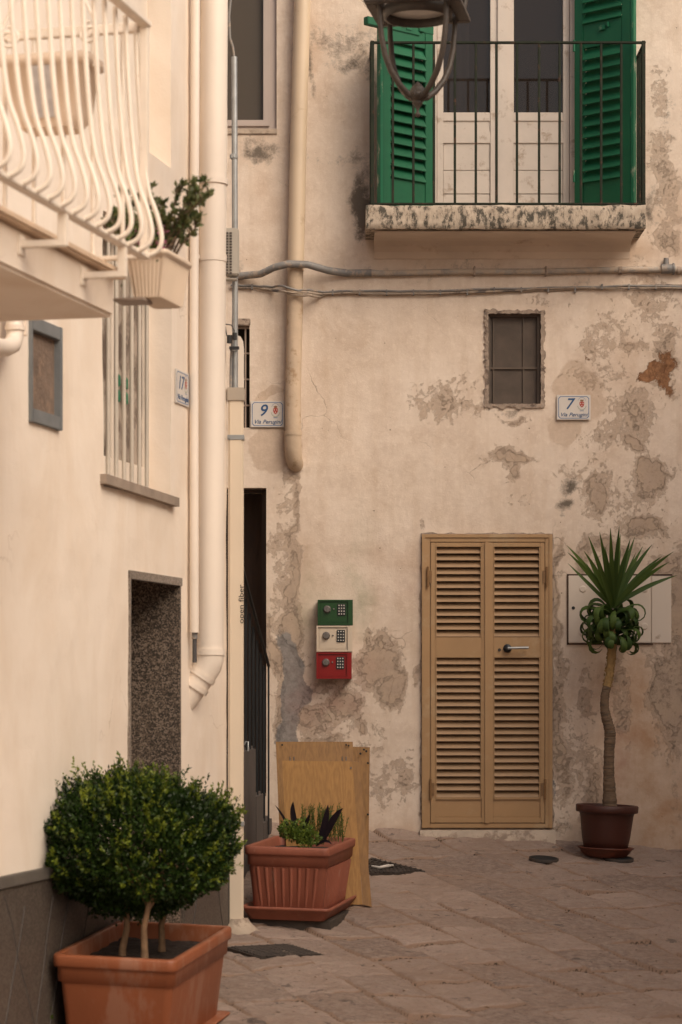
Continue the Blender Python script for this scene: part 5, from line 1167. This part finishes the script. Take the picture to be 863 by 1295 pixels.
m.add(vs, [(i*(n+1)+j, (i+1)*(n+1)+j, (i+1)*(n+1)+j+1, i*(n+1)+j+1) for i in range(n) for j in range(n)]); m.build('soil', M['soil'], t)
t = thing('wooden_plank', oB-ez_*.06, 'dark plank lying under the saucer of the fluted planter', 'plank', rot=mtB)
m = MB(); 
for (a, b_, y0, y1) in ((-hx*.85, hx*1.0, -hy*.85, hy*.6),):
    tmp = MB(); tmp.box((a, y0, -.10), (b_, y1, -.037), .004); m.add([mtB @ V(p)+oB for p in tmp.v], tmp.f)
m.build('plank', M['wood_dk'], t)
# herbs
hc = P(383, 1062, 13.85)
t = thing('herb_plants', hc-V((0, 0, .08)), 'bright green and purple herbs growing in the fluted terracotta planter', 'plant')
lf = MB(); n = 1500; p_ = rng.normal(0, 1, (n, 3)); p_ /= np.linalg.norm(p_, axis=1)[:, None]; rr2 = rng.uniform(.55, 1, n)[:, None]; cl_ = rng.normal(0, 1, (14, 3))*np.array([.05, .05, .035]); pts_ = np.array(P(379, 1052, 13.66))+cl_[rng.integers(0, 14, n)]+p_*rr2*np.array([.042, .042, .038]); leaf_cloud(lf, pts_, p_+np.array([0, 0, .6]), .019, rng.uniform(0, 1, n), .6, .75); lf.build('leafy_herb', M['lime_leaf'], t)
for (c_, n_, h_, sp_, nm) in ((P(395, 1068, 14.0), 46, .22, .30, 0), (P(420, 1064, 13.95), 40, .20, .55, 0)):
    lf = MB()
    for _ in range(n_):
        dx = V((random.uniform(-.5, .5)*sp_, random.uniform(-.4, .4)*sp_, 1)).normalized(); b_ = c_+V((random.uniform(-.07, .07), random.uniform(-.06, .06), 0)); L_ = h_*random.uniform(.6, 1.1); k = 22
        tt = np.linspace(.15, 1, k); pp = np.array(b_)+np.array(dx)*(tt*L_)[:, None]; leaf_cloud(lf, pp, np.tile(np.array(dx), (k, 1)), .015, rng.uniform(.0, .8, k), .8, .35)
        lf.tube([b_, b_+dx*L_], .0015, 3)
    lf.build('feathery_herb', M['herb_leaf'], t)
def blade(mb, base, pts2, w, tone=.5, up=None):
    """folded strap leaf along points"""
    k = len(pts2); pts2 = [V(p) for p in pts2]; L3 = []
    for i, p in enumerate(pts2):
        tg = (pts2[min(i+1, k-1)]-pts2[max(i-1, 0)]).normalized(); sdv = up if up is not None else tg.cross(V((0, -1, .3)))
        sdv = (sdv-tg*sdv.dot(tg)).normalized(); nn_ = tg.cross(sdv); wv = w[i] if isinstance(w, list) else w
        L3 += [p-sdv*wv, p+nn_*wv*.35, p+sdv*wv]
    fs = []
    for i in range(k-1): a = i*3; fs += [(a, a+1, a+4, a+3), (a+1, a+2, a+5, a+4)]
    mb.add(L3, fs, tone, True)
lf = MB()
for (x0, y0, x1, y1, x2, y2, w_) in ((372, 1062, 362, 1035, 348, 1018, .012), (378, 1058, 368, 1030, 371, 1014, .028), (380, 1060, 388, 1040, 392, 1030, .02), (405, 1060, 413, 1040, 415, 1018, .03), (410, 1062, 420, 1034, 434, 1022, .032), (385, 1066, 372, 1060, 366, 1056, .016), (400, 1070, 412, 1058, 420, 1068, .014)):
    A0, A1, A2 = P(x0, y0, 13.7), P(x1, y1, 13.66), P(x2, y2, 13.62); pp = [A0.lerp(A1, q).lerp(A1.lerp(A2, q), q) for q in [i/8 for i in range(9)]]
    blade(lf, A0, pp, [w_*.62*max(.06, math.sin(math.pi*min(1, .12+.88*i/8))**.7) for i in range(9)], random.uniform(.2, .8)); 
lf.build('purple_leaves', M['purple_leaf'], t)
# tiny seedling beside the big planter
t = thing('weed', P(60, 1292, 10.9), 'tiny green weed sprouting beside the large orange planter', 'plant')
lf = MB(); n = 26; c0 = P(60, 1284, 10.6); pts_ = np.array([tuple(c0+V((random.uniform(-.03, .03), 0, random.uniform(-.08, .03)))) for _ in range(n)]); leaf_cloud(lf, pts_, np.tile([0, -.2, 1.], (n, 1)), .028, rng.uniform(.3, 1, n)); lf.tube([c0-V((0, 0, .25)), c0], .003, 5); lf.build('leaves', M['herb_leaf'], t)

# ================================================================== WOOD PANELS
def panel(q, th, label, m1='wood', notch=None):
    """q = four front corners: bottom-left, bottom-right, top-right, top-left (world)"""
    n_ = (q[1]-q[0]).cross(q[3]-q[0]).normalized()
    if n_.y > 0: n_ = -n_
    ctr = (q[0]+q[1])/2; t = thing('wood_panel', ctr, label, 'wood panel', 'oak veneer panels leaning behind the fluted planter')
    m = MB(); bk_ = [p-n_*th for p in q]; m.add(q+bk_, [(0, 1, 2, 3), (7, 6, 5, 4)]); m.build('board', M[m1], t)
    m = MB(); m.add(q+bk_, [(1, 5, 6, 2), (0, 3, 7, 4), (3, 2, 6, 7), (0, 4, 5, 1)]); m.build('edge_band', M['wood_edge'], t)
    return t, n_
zA = 14.25
t, n_ = panel([P(366, 1143, zA), P(459, 1144, zA-.0), P(446, 963, zA+.16), P(357, 962, zA+.16)], .02, 'front oak veneer panel, the shortest and nearest of the leaning three', 'wood2')
sdp = MB(); q = [P(459.3, 1144, zA), P(470.5, 1147, zA+.0), P(455, 964, zA+.16), P(446.3, 963, zA+.16)]; sdp.add(q+[p+V((0, .03, 0)) for p in q], [(0, 1, 2, 3), (1, 5, 6, 2), (3, 2, 6, 7), (0, 4, 5, 1), (7, 6, 5, 4), (0, 3, 7, 4)]); sdp.build('side_strip', M['wood'], t)
m = MB()
for (x, y) in ((444, 971), (362, 1000)): m.lathe(P(x, y, zA+.148), [(.006, 0), (.006, .003)], 10, mt=Matrix.Rotation(R(90), 3, 'X'))
for x in (367, 372, 433, 438): m.tube([P(x, 962, zA+.17), P(x, 957, zA+.17)], .004, 6)
islands(m, 'screw', M['knob'], t)
t, n_ = panel([P(356, 1110, zA+.50), P(449, 1110, zA+.50), P(446.5, 938, zA+.72), P(349, 938, zA+.72)], .022, 'oak veneer panel leaning behind the front one, tallest of the three')
m = MB()
for (x, y) in ((357, 942), (441, 943), (438, 942)): m.lathe(P(x, y, zA+.70), [(.006, 0), (.006, .003)], 10, mt=Matrix.Rotation(R(90), 3, 'X'))
islands(m, 'screw', M['ironblack'], t)
t, n_ = panel([P(400, 1108, zA+.62), P(466, 1108, zA+.62), P(468, 945, zA+.78), P(400, 943, zA+.78)], .022, 'narrow oak veneer panel edge showing at the right behind the other two')
m = MB()
for (x, y) in ((463.5, 950), (456, 953), (460.5, 948), (465.5, 965), (465.5, 1030)): m.lathe(P(x, y, zA+.755-(y-945)*.0009), [(.007, 0), (.007, .004)], 10, mt=Matrix.Rotation(R(90), 3, 'X'))
islands(m, 'screw', M['ironblack'], t)

# ================================================================== YUCCA
zy = 16.62; yb = P(766, 1073, zy); gy = float(gz(yb.x, zy))
t = thing('round_pot', (yb.x, zy, gy), 'round dark maroon pot on its saucer holding the tall spiky plant', 'flower pot')
mt_t = Matrix.Rotation(R(2.2), 3, 'Y')
c0 = P(766, 1073.5, zy)
m = MB(); m.lathe(c0, [(.145, 0), (.150, .005), (.165, .08), (.178, .19), (.184, .235), (.190, .25), (.210, .252), (.213, .260), (.215, .296), (.208, .302), (.192, .302), (.186, .295), (.178, .25)], 48, mt=mt_t); m.build('pot', M['maroon'], t)
m = MB(); m.lathe(c0-V((0, 0, .035)), [(.13, -.02), (.16, .004), (.182, .036), (.192, .040), (.193, .048), (.180, .048), (.165, .025)], 48, mt=mt_t); m.build('saucer', M['maroon_lt'], t)
m = MB(); m.lathe(c0+V((0, 0, .255)), [(.18, 0), (.1, .008), (.01, .012)], 32, mt=mt_t); m.build('soil', M['soil'], t)
t = thing('yucca', c0+V((0, 0, .26)), 'tall yucca with a crown of sword leaves and curled lower leaves beside the door', 'plant')
tr = [(771.5, 1026, .054), (771, 1000, .044), (770, 975, .037), (770.5, 950, .036), (772, 930, .040), (771, 921, .037), (767, 908, .036), (764.5, 895, .030), (765, 880, .030), (768, 868, .028), (771, 855, .027), (773, 840, .028), (774, 826, .030), (775, 790, .030)]
def sm3(l, k=2):
    for _ in range(k):
        q = [l[0]]
        for a, b_ in zip(l[:-1], l[1:]): q += [tuple(a[i]*.75+b_[i]*.25 for i in range(3)), tuple(a[i]*.25+b_[i]*.75 for i in range(3))]
        l = q+[l[-1]]
    return l
def trunk(l, wob=.04):
    l = sm3(l, 2); l = [tuple(l[i][k]+(l[i+1][k]-l[i][k])*q/3 for k in range(3)) for i in range(len(l)-1) for q in range(3)]+[l[-1]]; return [P(a, b_, zy) for a, b_, c in l], [c*(1+wob*math.sin(i*1.9)+.03*math.sin(i*.7)) for i, (a, b_, c) in enumerate(l)]
m = MB(); a, b_ = trunk(tr[:10]); m.tube(a, b_, 14); m.build('trunk', M['bark_grey'], t)
m = MB(); a, b_ = trunk(tr[9:]); m.tube(a, [x*1.02 for x in b_], 14)
for i in range(26):
    q = i/26; p_ = P(768.5+5.5*q, 868-42*q, zy); ang_ = i*2.4; e_ = V((math.cos(ang_), math.sin(ang_), 0)); m.add([p_+e_*.027+V((0, 0, -.012)), p_+e_*.033+V((-e_.y, e_.x, 0))*.018, p_+e_*.034+V((0, 0, .018)), p_+e_*.033-V((-e_.y, e_.x, 0))*.018], [(0, 1, 2, 3)], .5, False)
m.build('upper_trunk', M['bark_gold'], t)
lf = MB(); cc = P(775, 768, zy)
spikes = [(712, 702), (716, 690), (733, 700), (741, 680), (753, 676), (763, 692), (766, 671), (773, 668), (778, 668), (787, 674), (795, 682), (805, 678), (815, 690), (826, 688), (838, 703), (843, 712), (858, 727), (846, 700), (736, 712), (760, 700), (790, 700), (750, 715), (800, 712), (822, 725)]
for i, (x, y) in enumerate(spikes):
    tip = P(x, y, zy)+V((0, random.uniform(-.35, .12), 0)); d_ = tip-cc; mid = cc+d_*.5+V((-(x-775)/180*.06, 0, .035 if abs(x-775) > 40 else .0)); pp = [cc.lerp(mid, q).lerp(mid.lerp(tip, q), q) for q in [j/9 for j in range(10)]]
    blade(lf, cc, pp, [.0175*v_ for v_ in (.9, .85, .9, 1, 1, .95, .82, .62, .36, .04)], random.uniform(.2, 1))
for i in range(13):
    an = i*2.399; el2 = R(random.uniform(40, 85)); L_ = random.uniform(.30, .5); d_ = V((math.cos(an)*math.cos(el2), math.sin(an)*math.cos(el2)*.9, math.sin(el2))); tip = cc+d_*L_; mid = cc+d_*L_*.5; blade(lf, cc, [cc.lerp(tip, j/7) for j in range(8)], [.014*v_ for v_ in (.8, .9, 1, 1, .9, .7, .4, .04)], random.uniform(0, .8))
lf.build('sword_leaves', M['yucca_leaf'], t)
lf = MB(); rr = random.Random(2)
for i in range(84):
    an = i*2.399+rr.uniform(-.5, .5); lev = (i % 8)/7; base = P(775, 770+lev*44, zy)+V((0, 0, 0)); r0 = .03
    out = V((math.cos(an), math.sin(an), 0)); Rl = rr.uniform(.07, .15)*(1.1-.35*abs(lev-.45)); rise = rr.uniform(.0, .08); k = 15; pp = []
    # rises, arches out and curls under like a ribbon
    rad_c = rr.uniform(.030, .058)
    for j in range(k):
        q = j/(k-1)
        if q < .4: a_ = q/.4; pp.append(base+out*(r0+Rl*a_)+V((0, 0, rise*math.sin(a_*math.pi/2))))
        else: th_ = (q-.4)/.6*R(rr.uniform(235, 240)); pp.append(base+out*(r0+Rl+rad_c*math.sin(th_))+V((0, 0, rise-rad_c*(1-math.cos(th_)))))
    blade(lf, base, pp, [.0215*(1 if j < 11 else 1-.2*(j-10)) for j in range(k)], rr.uniform(0, .75), up=(V((-out.y, out.x, 0))+V((0, 0, rr.uniform(-.8, .8)))))
lf.build('curled_leaves', M['yucca_leaf'], t)

# ================================================================== STREET DETAILS
def gpt(x, y):                       # where a photo pixel meets the street
    for _ in range(1):
        lo, hi = 9., 17.
        for _ in range(40):
            md = (lo+hi)/2; p = P(x, y, md)
            if p.z > float(gz(p.x, md)): lo = md
            else: hi = md
    return V((p.x, md, float(gz(p.x, md))))
def gframe():
    ex = V((1, 0, -.06)).normalized(); ey = V((0, 1, .10)); ey = (ey-ex*ey.dot(ex)).normalized(); return ex, ey, ex.cross(ey)
gx, gy_, gz_ = gframe()
def grate(pts, label, slots=True):
    p = [gpt(*q)+gz_*.010 for q in pts]; c = sum(p, V())/len(p); t = thing('drain_grate', c, label, 'drain grate')
    m = MB(); n = len(p); m.rings([[q-gz_*.02 for q in p], p], smooth=False); m.build('plate', M['grate'], t)
    if slots:
        m = MB(); a = [p[0].lerp(p[1], i/11) for i in range(12)]; b = [p[3].lerp(p[2], i/11) for i in range(12)]
        for u_, v_ in zip(a[1:-1], b[1:-1]): m.tube([u_.lerp(v_, .04)+gz_*.002, u_.lerp(v_, .96)+gz_*.002], .007, 5)
        a = [p[0].lerp(p[3], i/8) for i in range(9)]; b = [p[1].lerp(p[2], i/8) for i in range(9)]
        for u_, v_ in zip(a[1:-1], b[1:-1]): m.tube([u_.lerp(v_, .04)+gz_*.003, u_.lerp(v_, .96)+gz_*.003], .006, 5)
        m.build('ribs', M['grate'], t)
    return t
grate([(440, 1106), (500, 1106), (541, 1104), (470, 1086)], 'dark metal drain grate poking out right of the wood panels')
grate([(286, 1200), (330, 1214), (413, 1211), (366, 1196)], 'rusty drain cover in the paving between the two planters')
for (x, y, r_, lab) in ((688, 1086.5, .09, 'small round iron cover in the paving beside the door'), (782, 1086, .095, 'small round iron cover in front of the maroon pot')):
    c = gpt(x, y)+gz_*.008; t = thing('iron_cover', c, lab, 'cover'); mm = Matrix((gx, gy_, gz_)).transposed(); m = MB(); m.lathe(c, [(r_, -.02), (r_, .002), (r_*.9, .004)], 28, mt=mm); m.build('lid', M['ironblack'], t)
    m = MB(); m.lathe(c, [(r_*1.12, -.02), (r_*1.12, .001), (r_*1.02, .002)], 28, mt=mm, cap1=False); m.build('rim', M['grate'], t)
# fallen leaves and grit
m = MB(); rr = random.Random(8)
for _ in range(90):
    x, y = rr.uniform(300, 860), rr.uniform(1085, 1290)
    c = gpt(x, y)+gz_*.012; s_ = rr.uniform(.006, .016); a_ = rr.random()*6.28; u_ = gx*math.cos(a_)+gy_*math.sin(a_); v_ = gx*-math.sin(a_)+gy_*math.cos(a_)
    m.add([c-u_*s_, c+v_*s_*.5+gz_*.004, c+u_*s_, c-v_*s_*.5], [(0, 1, 2, 3)])
o = m.build('leaf_litter', mat('dry_litter', (.12, .065, .03), .9, .4, 50), None); tag(o, 'dry leaf crumbs and grit scattered on the paving', None, None, 'stuff')
t = thing('twine', gpt(480, 1100), 'pale scrap of paper lying on the drain grate', 'litter')
m = MB(); m.tube([gpt(470, 1101)+gz_*.03, gpt(480, 1103)+gz_*.03, gpt(490, 1101)+gz_*.03, gpt(497, 1100)+gz_*.03], [.006, .01, .012, .006], 6); m.build('scrap', mat('pale_paper', (.55, .50, .45), .8), t)
